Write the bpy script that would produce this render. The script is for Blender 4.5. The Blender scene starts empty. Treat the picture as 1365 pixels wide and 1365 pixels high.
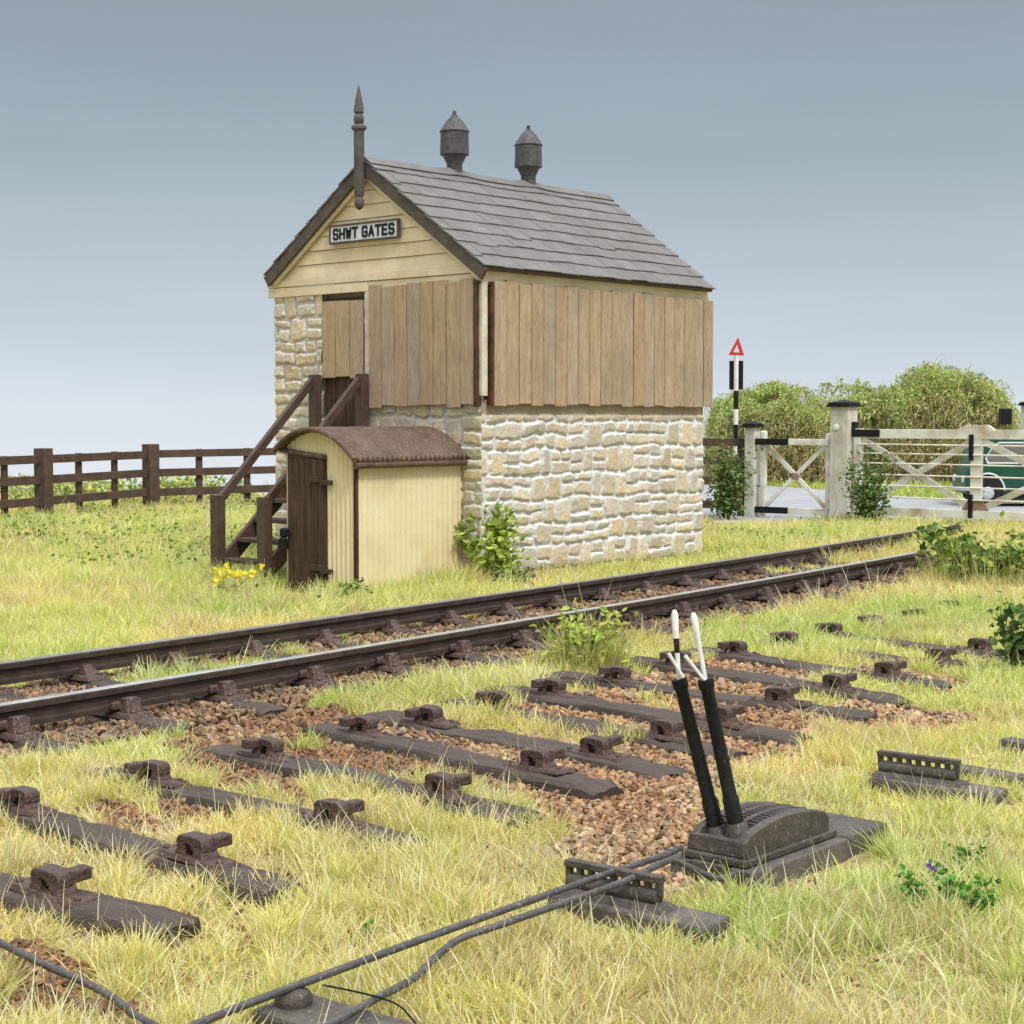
import bpy, math, random
import numpy as np
from mathutils import Vector, Matrix
rnd = random.Random(7)
rng = np.random.default_rng(7)
sc = bpy.context.scene
COL = sc.collection

# ------------------------------------------------------------------ survey
# camera calibration recovered from the photograph (1365 px square, focal length 2250 px)
FPX, CPX, EYE = 2250.0, 682.5, 1.685
TH = math.atan(126.5 / FPX); CT, ST = math.cos(TH), math.sin(TH)
def G(u, v, z=0.0):
    """survey point: where the sight line of a photo pixel meets the level z"""
    a = v - CPX
    rx, ry, rz = u - CPX, FPX * CT - a * ST, -FPX * ST - a * CT
    t = (z - EYE) / rz
    return Vector((rx * t, ry * t, z))
def RY(u, v, y):
    """survey point at distance y"""
    a = v - CPX
    rx, ry, rz = u - CPX, FPX * CT - a * ST, -FPX * ST - a * CT
    t = y / ry
    return Vector((rx * t, y, EYE + rz * t))

# ------------------------------------------------------------------ numpy noise
def _hash(ix, iy, seed):
    n = (ix.astype(np.int64) * 374761393 + iy.astype(np.int64) * 668265263 + seed * 974711) & 0x7fffffff
    n = ((n ^ (n >> 13)) * 1274126177) & 0x7fffffff
    n = n ^ (n >> 16)
    return (n & 0xffff) / 65535.0
def vnoise(x, y, seed=0):
    x = np.asarray(x, float); y = np.asarray(y, float)
    ix = np.floor(x); iy = np.floor(y); fx = x - ix; fy = y - iy
    fx = fx * fx * (3 - 2 * fx); fy = fy * fy * (3 - 2 * fy)
    a = _hash(ix, iy, seed); b = _hash(ix + 1, iy, seed); c = _hash(ix, iy + 1, seed); d = _hash(ix + 1, iy + 1, seed)
    return (a * (1 - fx) + b * fx) * (1 - fy) + (c * (1 - fx) + d * fx) * fy
def fbm(x, y, seed=0, o=3):
    s = 0; a = .5; t = 0
    for i in range(o):
        s = s + a * vnoise(np.asarray(x) * 2 ** i, np.asarray(y) * 2 ** i, seed + i * 17); t += a; a *= .5
    return s / t
def sstep(a, b, x):
    t = np.clip((x - a) / (b - a), 0, 1); return t * t * (3 - 2 * t)

# ------------------------------------------------------------------ materials
def new_mat(name):
    m = bpy.data.materials.new(name); m.use_nodes = True
    nt = m.node_tree; nt.nodes.clear()
    return m, nt, nt.nodes, nt.links
def mottled(name, c1, c2, rough=.8, scale=6, stretch=(1, 1, 1), island=.0, speck=None, speck_amt=.0, speck_scale=90,
            bump=.15, bump_scale=60, metal=0.0, dirt=None, dirt_scale=2.0, dirt_amt=.5, spec=.3, col2pos=(.35, .65)):
    """weathered opaque surface: two tones mixed by noise, per-piece variation, specks, dirt, fine bump"""
    m, nt, N, L = new_mat(name)
    out = N.new('ShaderNodeOutputMaterial'); b = N.new('ShaderNodeBsdfPrincipled')
    L.new(b.outputs[0], out.inputs[0])
    b.inputs['Roughness'].default_value = rough; b.inputs['Metallic'].default_value = metal
    b.inputs['Specular IOR Level'].default_value = spec
    tc = N.new('ShaderNodeTexCoord'); mp = N.new('ShaderNodeMapping'); mp.inputs['Scale'].default_value = stretch
    L.new(tc.outputs['Object'], mp.inputs[0])
    n = N.new('ShaderNodeTexNoise'); n.inputs['Scale'].default_value = scale; n.inputs['Detail'].default_value = 6
    n.inputs['Roughness'].default_value = .65
    L.new(mp.outputs[0], n.inputs['Vector'])
    r = N.new('ShaderNodeValToRGB'); r.color_ramp.elements[0].position = col2pos[0]; r.color_ramp.elements[1].position = col2pos[1]
    r.color_ramp.elements[0].color = (*c1, 1); r.color_ramp.elements[1].color = (*c2, 1)
    L.new(n.outputs['Fac'], r.inputs[0])
    col = r.outputs[0]
    if dirt:
        nd = N.new('ShaderNodeTexNoise'); nd.inputs['Scale'].default_value = dirt_scale; nd.inputs['Detail'].default_value = 8
        L.new(tc.outputs['Object'], nd.inputs['Vector'])
        rd = N.new('ShaderNodeMapRange'); rd.inputs[1].default_value = .48; rd.inputs[2].default_value = .72; rd.inputs[4].default_value = dirt_amt
        L.new(nd.outputs['Fac'], rd.inputs[0])
        mx = N.new('ShaderNodeMix'); mx.data_type = 'RGBA'; mx.inputs[7].default_value = (*dirt, 1)
        L.new(rd.outputs[0], mx.inputs[0]); L.new(col, mx.inputs[6]); col = mx.outputs[2]
    if speck:
        ns = N.new('ShaderNodeTexNoise'); ns.inputs['Scale'].default_value = speck_scale; ns.inputs['Detail'].default_value = 2
        L.new(mp.outputs[0], ns.inputs['Vector'])
        rs = N.new('ShaderNodeMapRange'); rs.inputs[1].default_value = .6; rs.inputs[2].default_value = .72; rs.inputs[4].default_value = speck_amt
        L.new(ns.outputs['Fac'], rs.inputs[0])
        mx = N.new('ShaderNodeMix'); mx.data_type = 'RGBA'; mx.inputs[7].default_value = (*speck, 1)
        L.new(rs.outputs[0], mx.inputs[0]); L.new(col, mx.inputs[6]); col = mx.outputs[2]
    if island > 0:
        g = N.new('ShaderNodeNewGeometry'); mr = N.new('ShaderNodeMapRange')
        mr.inputs[3].default_value = 1 - island; mr.inputs[4].default_value = 1 + island
        L.new(g.outputs['Random Per Island'], mr.inputs[0])
        hs = N.new('ShaderNodeHueSaturation'); L.new(mr.outputs[0], hs.inputs['Value']); L.new(col, hs.inputs['Color'])
        ma = N.new('ShaderNodeMath'); ma.operation = 'MULTIPLY_ADD'; ma.inputs[1].default_value = 7.31; ma.inputs[2].default_value = 0
        L.new(g.outputs['Random Per Island'], ma.inputs[0]); fr = N.new('ShaderNodeMath'); fr.operation = 'FRACT'; L.new(ma.outputs[0], fr.inputs[0])
        m2 = N.new('ShaderNodeMapRange'); m2.inputs[3].default_value = 1 - island * 1.5; m2.inputs[4].default_value = 1 + island * 1.5
        L.new(fr.outputs[0], m2.inputs[0]); L.new(m2.outputs[0], hs.inputs['Saturation'])
        col = hs.outputs[0]
    L.new(col, b.inputs['Base Color'])
    if bump > 0:
        nb = N.new('ShaderNodeTexNoise'); nb.inputs['Scale'].default_value = bump_scale; nb.inputs['Detail'].default_value = 5
        L.new(mp.outputs[0], nb.inputs['Vector'])
        bp = N.new('ShaderNodeBump'); bp.inputs['Strength'].default_value = bump; bp.inputs['Distance'].default_value = .02
        L.new(nb.outputs['Fac'], bp.inputs['Height']); L.new(bp.outputs[0], b.inputs['Normal'])
    return m
def vcol_mat(name, rough=.8, translucent=0.0, noise=.0, nscale=40, bump=0.0, bscale=60, spec=.2):
    """colour comes from the mesh's own per-piece colours"""
    m, nt, N, L = new_mat(name)
    out = N.new('ShaderNodeOutputMaterial'); b = N.new('ShaderNodeBsdfPrincipled')
    b.inputs['Roughness'].default_value = rough; b.inputs['Specular IOR Level'].default_value = spec
    a = N.new('ShaderNodeAttribute'); a.attribute_name = 'col'; col = a.outputs['Color']
    if noise > 0:
        tc = N.new('ShaderNodeTexCoord'); n = N.new('ShaderNodeTexNoise'); n.inputs['Scale'].default_value = nscale; n.inputs['Detail'].default_value = 6
        L.new(tc.outputs['Object'], n.inputs['Vector'])
        mr = N.new('ShaderNodeMapRange'); mr.inputs[1].default_value = .25; mr.inputs[2].default_value = .75
        mr.inputs[3].default_value = 1 - noise; mr.inputs[4].default_value = 1 + noise
        L.new(n.outputs['Fac'], mr.inputs[0])
        hs = N.new('ShaderNodeHueSaturation'); L.new(mr.outputs[0], hs.inputs['Value']); L.new(col, hs.inputs['Color']); col = hs.outputs[0]
        if bump > 0:
            n2 = N.new('ShaderNodeTexNoise'); n2.inputs['Scale'].default_value = bscale; n2.inputs['Detail'].default_value = 6
            L.new(tc.outputs['Object'], n2.inputs['Vector'])
            bp = N.new('ShaderNodeBump'); bp.inputs['Strength'].default_value = bump; bp.inputs['Distance'].default_value = .02
            L.new(n2.outputs['Fac'], bp.inputs['Height']); L.new(bp.outputs[0], b.inputs['Normal'])
    L.new(col, b.inputs['Base Color'])
    if translucent > 0:
        t = N.new('ShaderNodeBsdfTranslucent'); L.new(col, t.inputs[0])
        mx = N.new('ShaderNodeMixShader'); mx.inputs[0].default_value = translucent
        L.new(b.outputs[0], mx.inputs[1]); L.new(t.outputs[0], mx.inputs[2]); L.new(mx.outputs[0], out.inputs[0])
    else:
        L.new(b.outputs[0], out.inputs[0])
    return m
def glass_mat(name, col=(.05, .07, .07)):
    m, nt, N, L = new_mat(name)
    out = N.new('ShaderNodeOutputMaterial'); b = N.new('ShaderNodeBsdfPrincipled')
    b.inputs['Base Color'].default_value = (*col, 1); b.inputs['Roughness'].default_value = .08; b.inputs['Specular IOR Level'].default_value = .6
    L.new(b.outputs[0], out.inputs[0]); return m

M = {}
M['grass'] = vcol_mat('static_grass', rough=.75, translucent=.30, spec=.12)
M['leaf'] = vcol_mat('leaf', rough=.6, translucent=.25, spec=.3)
M['stone_chips'] = vcol_mat('ballast_chips', rough=.85, noise=.25, nscale=70, spec=.25)
M['soil'] = vcol_mat('soil', rough=.95, noise=.35, nscale=14, bump=.5, bscale=60)
M['rubble'] = vcol_mat('rubble_stone', rough=.9, noise=.16, nscale=28, bump=.35, bscale=90, spec=.15)
M['road'] = mottled('asphalt', (.27, .28, .30), (.34, .35, .37), .9, 3, bump=.1, bump_scale=120, dirt=(.42, .43, .44), dirt_scale=.6, dirt_amt=.4)
M['cream'] = mottled('cream_paint', (.68, .57, .37), (.76, .66, .47), .75, 4, island=.04, speck=(.42, .33, .18), speck_amt=.5, speck_scale=45,
                     dirt=(.40, .31, .16), dirt_scale=1.6, dirt_amt=.35, bump=.15, bump_scale=70)
M['cream_white'] = mottled('dirty_white_paint', (.55, .50, .36), (.74, .70, .58), .75, 9, dirt=(.3, .22, .12), dirt_scale=5, dirt_amt=.5, bump=.2)
M['plank'] = mottled('weathered_plank', (.35, .25, .16), (.47, .36, .25), .88, 7, stretch=(4, 4, .5), island=.07, speck=(.14, .085, .05), speck_amt=.75,
                     speck_scale=26, bump=.35, bump_scale=40, dirt=(.30, .24, .17), dirt_scale=2.5, dirt_amt=.5)
M['rust'] = mottled('rust_stain', (.04, .026, .02), (.12, .05, .024), .85, 9, bump=.3, col2pos=(.4, .6))
M['slate'] = mottled('slate', (.145, .142, .138), (.19, .186, .18), .8, 5, island=.06, speck=(.24, .23, .22), speck_amt=.4, speck_scale=70, bump=.2,
                     dirt=(.16, .125, .10), dirt_scale=1.3, dirt_amt=.45)
M['bargeboard'] = mottled('dark_board', (.075, .058, .046), (.115, .09, .072), .8, 8, bump=.2, speck=(.22, .19, .16), speck_amt=.4)
M['brown'] = mottled('dark_brown_paint', (.055, .032, .024), (.10, .062, .047), .6, 7, speck=(.2, .14, .11), speck_amt=.35, bump=.2, spec=.4)
M['brown_door'] = mottled('brown_door_paint', (.032, .019, .012), (.10, .056, .033), .7, 6, stretch=(5, 5, .5), bump=.3, bump_scale=30, speck=(.2, .12, .08), speck_amt=.4, speck_scale=30)
M['fence'] = mottled('fence_timber', (.060, .036, .026), (.105, .066, .05), .75, 6, bump=.25, speck=(.2, .15, .12), speck_amt=.35)
M['iron'] = mottled('weathered_iron', (.055, .052, .055), (.11, .10, .10), .55, 12, metal=.2, bump=.2, speck=(.25, .23, .22), speck_amt=.5, speck_scale=60)
M['finial'] = mottled('finial_wood', (.075, .062, .058), (.13, .11, .10), .65, 9, bump=.2)
M['black'] = mottled('black_paint', (.009, .009, .010), (.015, .015, .015), .55, 14, speck=(.3, .28, .26), speck_amt=.10, speck_scale=70, bump=.12, spec=.18)
M['white'] = mottled('white_paint', (.66, .66, .64), (.80, .80, .78), .6, 12, bump=.15, dirt=(.38, .36, .30), dirt_scale=8, dirt_amt=.4)
M['gatewood'] = mottled('grubby_white_gate_paint', (.66, .64, .56), (.80, .79, .74), .75, 6, dirt=(.40, .32, .21), dirt_scale=2.4, dirt_amt=.9, bump=.2)
M['gatepost'] = mottled('stained_white_gatepost', (.46, .42, .32), (.72, .71, .66), .8, 3, stretch=(1.5, 1.5, .6), dirt=(.30, .25, .16), dirt_scale=1.8, dirt_amt=.75, bump=.25)
M['gaterust'] = mottled('rusty_bracket', (.22, .11, .08), (.36, .24, .19), .85, 9, bump=.2)
M['sleeper'] = mottled('old_sleeper', (.050, .038, .032), (.095, .074, .063), .72, 5, stretch=(.5, 3.5, 3.5), speck=(.2, .17, .15), speck_amt=.55, speck_scale=55, bump=.5, bump_scale=50,
                       dirt=(.075, .05, .042), dirt_scale=3, dirt_amt=.6, spec=.35)
M['chair'] = mottled('rusty_rail_chair', (.050, .028, .024), (.105, .062, .052), .55, 14, bump=.6, bump_scale=45, speck=(.22, .165, .14), speck_amt=.55, speck_scale=50, spec=.45)
M['rail'] = mottled('rail_side', (.034, .022, .018), (.070, .047, .038), .6, 9, bump=.2, spec=.4)
M['railtop'] = mottled('worn_rail_top', (.50, .50, .47), (.66, .66, .62), .38, 10, metal=.75, bump=.05, dirt=(.22, .2, .18), dirt_scale=4, dirt_amt=.4)
M['railtop_dull'] = mottled('dull_rail_top', (.22, .21, .18), (.34, .33, .29), .45, 10, metal=.5, bump=.05)
M['castiron'] = mottled('cast_iron', (.050, .040, .035), (.098, .080, .071), .6, 12, bump=.35, speck=(.25, .21, .18), speck_amt=.5, speck_scale=60, spec=.4)
M['rod'] = mottled('steel_rod', (.050, .046, .046), (.095, .088, .086), .5, 16, bump=.3, speck=(.3, .26, .23), speck_amt=.5, speck_scale=70, spec=.45)
M['timber'] = mottled('grey_timber', (.070, .060, .053), (.14, .122, .110), .8, 6, bump=.4, speck=(.25, .22, .2), speck_amt=.5, speck_scale=60)
M['signred'] = mottled('red_sign', (.48, .035, .025), (.56, .05, .04), .5, 12, bump=.05)
M['plate_white'] = mottled('plate_white', (.60, .61, .64), (.68, .69, .72), .7, 60, bump=.1)
M['green'] = mottled('green_car_paint', (.004, .060, .030), (.006, .078, .040), .3, 3, bump=.0, spec=.5)
M['cargrey'] = mottled('pale_car_trim', (.62, .65, .65), (.72, .74, .74), .35, 9, bump=0)
M['chrome'] = mottled('chrome', (.6, .62, .64), (.72, .74, .76), .25, 9, metal=.6, bump=0)
M['tyre'] = mottled('tyre', (.012, .012, .013), (.02, .02, .021), .8, 9, bump=.1)
M['glass'] = glass_mat('car_glass', (.16, .14, .13))
M['stem'] = mottled('stem', (.10, .075, .03), (.17, .13, .06), .8, 9, bump=.2)
M['concrete'] = mottled('dark_slab', (.09, .09, .095), (.15, .15, .155), .85, 9, bump=.4)

# ------------------------------------------------------------------ mesh builder
class MB:
    def __init__(s): s.v = []; s.f = []
    def add(s, vs, fs):
        o = len(s.v); s.v += [tuple(p) for p in vs]; s.f += [tuple(i + o for i in f) for f in fs]; return s
    def hexa(s, p):  # 8 points: bottom 4 ccw, top 4 ccw
        return s.add(p, [(3, 2, 1, 0), (4, 5, 6, 7), (0, 1, 5, 4), (1, 2, 6, 5), (2, 3, 7, 6), (3, 0, 4, 7)])
    def box(s, x0, x1, y0, y1, z0, z1):
        return s.hexa([(x0, y0, z0), (x1, y0, z0), (x1, y1, z0), (x0, y1, z0), (x0, y0, z1), (x1, y0, z1), (x1, y1, z1), (x0, y1, z1)])
    def beam(s, a, b, w, h, up=(0, 0, 1)):
        a = Vector(a); b = Vector(b); d = (b - a).normalized(); up = Vector(up)
        x = d.cross(up)
        if x.length < 1e-5: x = d.cross(Vector((1, 0, 0)))
        x.normalize(); u = x.cross(d).normalized(); x = x * w / 2; u = u * h / 2
        return s.hexa([a - x - u, a + x - u, b + x - u, b - x - u, a - x + u, a + x + u, b + x + u, b - x + u])
    def tube(s, pts, r, n=8, caps=True):
        pts = [Vector(p) for p in pts]; k = len(pts)
        rs = r if isinstance(r, (list, tuple)) else [r] * k
        rings = []; prev = None
        for i, p in enumerate(pts):
            d = (pts[min(i + 1, k - 1)] - pts[max(i - 1, 0)]).normalized()
            if prev is None:
                x = d.cross(Vector((0, 0, 1)))
                if x.length < 1e-4: x = d.cross(Vector((1, 0, 0)))
            else:
                x = prev - d * prev.dot(d)
            x.normalize(); prev = x; y = d.cross(x)
            rings.append([p + (x * math.cos(2 * math.pi * j / n) + y * math.sin(2 * math.pi * j / n)) * rs[i] for j in range(n)])
        vs = [q for ring in rings for q in ring]; fs = []
        for i in range(k - 1):
            for j in range(n):
                fs.append((i * n + j, i * n + (j + 1) % n, (i + 1) * n + (j + 1) % n, (i + 1) * n + j))
        if caps: fs.append(tuple(range(n - 1, -1, -1))); fs.append(tuple((k - 1) * n + j for j in range(n)))
        return s.add(vs, fs)
    def lathe(s, prof, c=(0, 0, 0), n=16):
        vs = []; fs = []
        for r, z in prof:
            for j in range(n):
                a = 2 * math.pi * j / n; vs.append((c[0] + r * math.cos(a), c[1] + r * math.sin(a), c[2] + z))
        k = len(prof)
        for i in range(k - 1):
            for j in range(n): fs.append((i * n + j, i * n + (j + 1) % n, (i + 1) * n + (j + 1) % n, (i + 1) * n + j))
        fs.append(tuple(range(n - 1, -1, -1))); fs.append(tuple((k - 1) * n + j for j in range(n)))
        return s.add(vs, fs)
    def prism(s, poly, fn, t0, t1):
        """poly: 2D outline; fn(a,b,t)->xyz; between depth t0 and t1"""
        n = len(poly)
        vs = [fn(a, b, t0) for a, b in poly] + [fn(a, b, t1) for a, b in poly]
        fs = [tuple(range(n - 1, -1, -1)), tuple(range(n, 2 * n))] + [(i, (i + 1) % n, n + (i + 1) % n, n + i) for i in range(n)]
        return s.add(vs, fs)
    def ring(s, outer, inner, fn, t0, t1):
        n = len(outer)
        vs = [fn(a, b, t) for t in (t0, t1) for a, b in outer] + [fn(a, b, t) for t in (t0, t1) for a, b in inner]
        fs = []
        for i in range(n):
            j = (i + 1) % n
            fs += [(i, j, n + j, n + i), (2 * n + j, 2 * n + i, 3 * n + i, 3 * n + j), (j, i, 2 * n + i, 2 * n + j), (n + i, n + j, 3 * n + j, 3 * n + i)]
        return s.add(vs, fs)
    def jitter(s, a):
        s.v = [(x + rnd.uniform(-a, a), y + rnd.uniform(-a, a), z + rnd.uniform(-a, a)) for x, y, z in s.v]; return s
    def build(s, name, mat, parent=None, smooth=False, bevel=0.0, seg=2, loc=None):
        me = bpy.data.meshes.new(name); me.from_pydata(s.v, [], s.f); me.update()
        me.materials.append(mat)
        import bmesh
        bm = bmesh.new(); bm.from_mesh(me); bmesh.ops.recalc_face_normals(bm, faces=bm.faces); bm.to_mesh(me); bm.free()
        if smooth:
            for p in me.polygons: p.use_smooth = True
            me.set_sharp_from_angle(angle=math.radians(40))
        o = bpy.data.objects.new(name, me); COL.objects.link(o)
        if parent: o.parent = parent
        if loc: o.location = loc
        if bevel > 0:
            md = o.modifiers.new('bevel', 'BEVEL'); md.width = bevel; md.segments = seg; md.limit_method = 'ANGLE'; md.angle_limit = math.radians(35)
            md.harden_normals = False
        return o
def np_mesh(name, V, F, mat, col=None, parent=None, smooth=False):
    me = bpy.data.meshes.new(name); me.from_pydata(V, [], F); me.update()
    me.materials.append(mat)
    if col is not None:
        at = me.attributes.new('col', 'FLOAT_COLOR', 'POINT')
        c = np.ones((len(V), 4), np.float32); c[:, :3] = col; at.data.foreach_set('color', c.ravel())
    if smooth: me.polygons.foreach_set('use_smooth', np.ones(len(me.polygons), bool))
    o = bpy.data.objects.new(name, me); COL.objects.link(o)
    if parent: o.parent = parent
    return o
def tag(o, label=None, cat=None, group=None, kind=None):
    if label: o['label'] = label
    if cat: o['category'] = cat
    if group: o['group'] = group
    if kind: o['kind'] = kind
    return o
def empty(name, loc, rz=0.0, label=None, cat=None, group=None):
    o = bpy.data.objects.new(name, None); COL.objects.link(o); o.location = loc; o.rotation_euler = (0, 0, rz)
    o.empty_display_size = .2
    return tag(o, label, cat, group)
def copy_tree(o, parent=None):
    c = o.copy(); COL.objects.link(c)
    if parent: c.parent = parent
    for ch in list(o.children): copy_tree(ch, c)
    return c

# ------------------------------------------------------------------ ground form
def terrain(x, y):
    x = np.asarray(x, float); y = np.asarray(y, float)
    z = .035 * (fbm(x * .9, y * .9, 3) - .5) + .02 * (fbm(x * 4, y * 4, 5) - .5)
    z = z - .10 * np.exp(-(((x + 1.75) / .9) ** 2 + ((y - 16.3) / .8) ** 2))
    z = z + .10 * sstep(-2.0, -5.0, x) * sstep(18, 25, y)
    z = z - .10 * np.exp(-(((x - 3.6) / 1.2) ** 2 + ((y - 27.3) / 2.0) ** 2))
    z = z - .03 * sstep(27.0, 28.5, y) * sstep(2.5, 4.5, x)
    yb = 33.5 + 12.5 * sstep(.5, 3.5, x) + .6 * (fbm(x * .5, x * 0 + 3, 9) - .5)
    d = np.clip(y - yb, 0, None)
    z = z - .30 * d - .012 * np.minimum(d, 20) ** 2
    return z
def tz(x, y): return float(terrain(x, y))

# running line: near rail measured from the photograph, gentle curve
def near_x(y): d = y - 8.55; return -2.61 + .765 * d - .0045 * d * d
def near_t(y):
    s = .765 - .009 * (y - 8.55); l = math.hypot(s, 1); return Vector((s / l, 1 / l, 0))
GAUGE = 1.24
def line_pts(off, y0, y1, n):
    out = []
    for i in range(n + 1):
        y = y0 + (y1 - y0) * i / n; t = near_t(y); nrm = Vector((-t.y, t.x, 0))
        out.append(Vector((near_x(y), y, 0)) + nrm * off)
    return out
YS = np.linspace(2, 26, 200)
NX = -2.61 + .765 * (YS - 8.55) - .0045 * (YS - 8.55) ** 2
def rail_off(x, y):
    """signed distance of points to the left of the near rail"""
    d = y - 8.55; xr = -2.61 + .765 * d - .0045 * d * d; s = .765 - .009 * d; l = np.sqrt(s * s + 1)
    return -(x - xr) / l

# bare ballast patches, outlined on the ground
PATCH_PX = [
 [(215, 955), (330, 925), (400, 925), (500, 965), (560, 950), (640, 975), (735, 928), (850, 903), (960, 878), (1010, 898), (1075, 930), (1075, 990), (985, 1035), (940, 1110), (890, 1210), (770, 1180), (705, 1080), (640, 1062), (560, 1048), (470, 1062), (430, 1075), (330, 1068), (250, 1030)],
 [(640, 1005), (720, 985), (800, 1000), (905, 1000), (1000, 985), (1065, 985), (1055, 1010), (985, 1035), (962, 1070), (945, 1120), (915, 1170), (890, 1215), (850, 1225), (770, 1180), (735, 1130), (720, 1090), (690, 1065), (650, 1040)],
 [(0, 955), (105, 945), (118, 965), (60, 985), (0, 1000)],
 [(205, 985), (240, 945), (330, 925), (385, 925), (365, 950), (400, 985), (480, 990), (620, 1040), (590, 1055), (480, 1050), (330, 1042), (230, 1015)],
 [(240, 1000), (350, 1020), (450, 1055), (440, 1075), (330, 1068), (240, 1040)], [(240, 1060), (330, 1085), (300, 1100), (230, 1085)], [(190, 1140), (250, 1150), (330, 1175), (300, 1190), (220, 1165)],
 [(510, 972), (560, 965), (640, 1000), (760, 1015), (740, 1035), (640, 1020), (560, 1000)],
 [(690, 942), (760, 940), (880, 975), (960, 995), (900, 1008), (800, 985)],
 [(780, 922), (850, 905), (930, 905), (1040, 935), (960, 950), (880, 945)],
 [(930, 890), (985, 875), (1110, 905), (1050, 920), (970, 905)],
 [(1075, 965), (1130, 935), (1200, 938), (1295, 960), (1230, 990), (1110, 982)],
 [(1115, 885), (1200, 895), (1300, 905), (1270, 932), (1180, 915)],
 [(105, 1075), (190, 1078), (265, 1110), (200, 1122), (130, 1100)],
 [(0, 1255), (70, 1285), (180, 1345), (195, 1385), (-20, 1385)],
 [(180, 1240), (245, 1215), (240, 1262), (190, 1268)],
 [(60, 1150), (150, 1165), (120, 1185)],
 [(350, 1165), (430, 1150), (425, 1180), (370, 1190)],
 [(1000, 1190), (1090, 1165), (1070, 1195), (1000, 1215)],
 [(300, 935), (420, 900), (560, 880), (720, 862), (700, 885), (600, 900), (520, 898), (400, 925)],
 [(850, 815), (1000, 790), (1090, 790), (1060, 812), (960, 835), (860, 860)],
]
# turf tongues growing back across the ballast
TURF_PX = [[(400, 1060), (450, 1050), (520, 1068), (640, 1090), (590, 1135), (470, 1105)], [(375, 945), (470, 905), (560, 893), (720, 888), (790, 905), (665, 915), (585, 935), (500, 945), (420, 950)],
 [(598, 962), (680, 950), (780, 970), (880, 985), (830, 996), (720, 984), (640, 972)], [(835, 940), (890, 932), (905, 952), (860, 958)]]
PATCH = [np.array([G(u, v)[:2] for u, v in p]) for p in PATCH_PX]
def in_poly(x, y, P):
    r = np.zeros(x.shape, bool); n = len(P)
    for i in range(n):
        x0, y0 = P[i]; x1, y1 = P[(i + 1) % n]
        c = ((y0 > y) != (y1 > y)); 
        with np.errstate(divide='ignore', invalid='ignore'):
            r ^= c & (x < (x1 - x0) * (y - y0) / (y1 - y0 + 1e-12) + x0)
    return r
def bare(x, y):
    """True where ballast shows instead of turf"""
    x = np.asarray(x, float); y = np.asarray(y, float)
    wx = x + .16 * (fbm(x * 4, y * 4, 21) - .5) * 2; wy = y + .22 * (fbm(x * 4, y * 4, 33) - .5) * 2
    r = np.zeros(x.shape, bool)
    for P in PATCH: r |= in_poly(wx, wy, P)
    for P in TURF_PX: r &= ~in_poly(wx, wy, np.array([G(u, v)[:2] for u, v in P]))
    r &= ~((fbm(x * 2.6, y * 2.6, 141, 2) > .80))
    o = rail_off(wx, wy)
    edge = -.42 + .22 * (fbm(x * 1.3, y * 1.3, 44) - .5) * 2
    bed = (o > edge) & (o < GAUGE + .16 + .14 * (fbm(x * 3, y * 3, 8) - .5)) & (y < 17.2 + 1.5 * fbm(x * 2, y * 2, 4)) & (y > 2)
    tuft = (fbm(x * 1.7, y * 1.7, 61, 2) > .70) & (o > .1) & (o < GAUGE - .1)
    r |= bed & ~tuft
    return r

# ------------------------------------------------------------------ ground sheet
def ground():
    xs = np.concatenate([np.linspace(-90, -14, 20)[:-1], np.linspace(-14, 20, 260), np.linspace(20, 90, 20)[1:]])
    ys = np.concatenate([np.linspace(-14, 2, 12)[:-1], np.linspace(2, 20, 240), np.linspace(20, 60, 110)[1:], np.linspace(60, 90, 8)[1:]])
    X, Y = np.meshgrid(xs, ys); Z = terrain(X, Y)
    V = np.stack([X.ravel(), Y.ravel(), Z.ravel()], 1)
    nx, ny = len(xs), len(ys); i = np.arange(nx * ny).reshape(ny, nx)
    F = np.stack([i[:-1, :-1].ravel(), i[:-1, 1:].ravel(), i[1:, 1:].ravel(), i[1:, :-1].ravel()], 1)
    b = bare(V[:, 0], V[:, 1])
    n = fbm(V[:, 0] * 2, V[:, 1] * 2, 71)[:, None]
    turf = np.array([.30, .27, .09]) * (1 - n) + np.array([.38, .31, .14]) * n
    gravel = np.array([.15, .085, .05]) * (1 - n) + np.array([.26, .16, .10]) * n
    col = np.where(b[:, None], gravel, turf)
    o = np_mesh('ground', V, F, M['soil'], col, smooth=True); tag(o, kind='structure')
ground()

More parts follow.
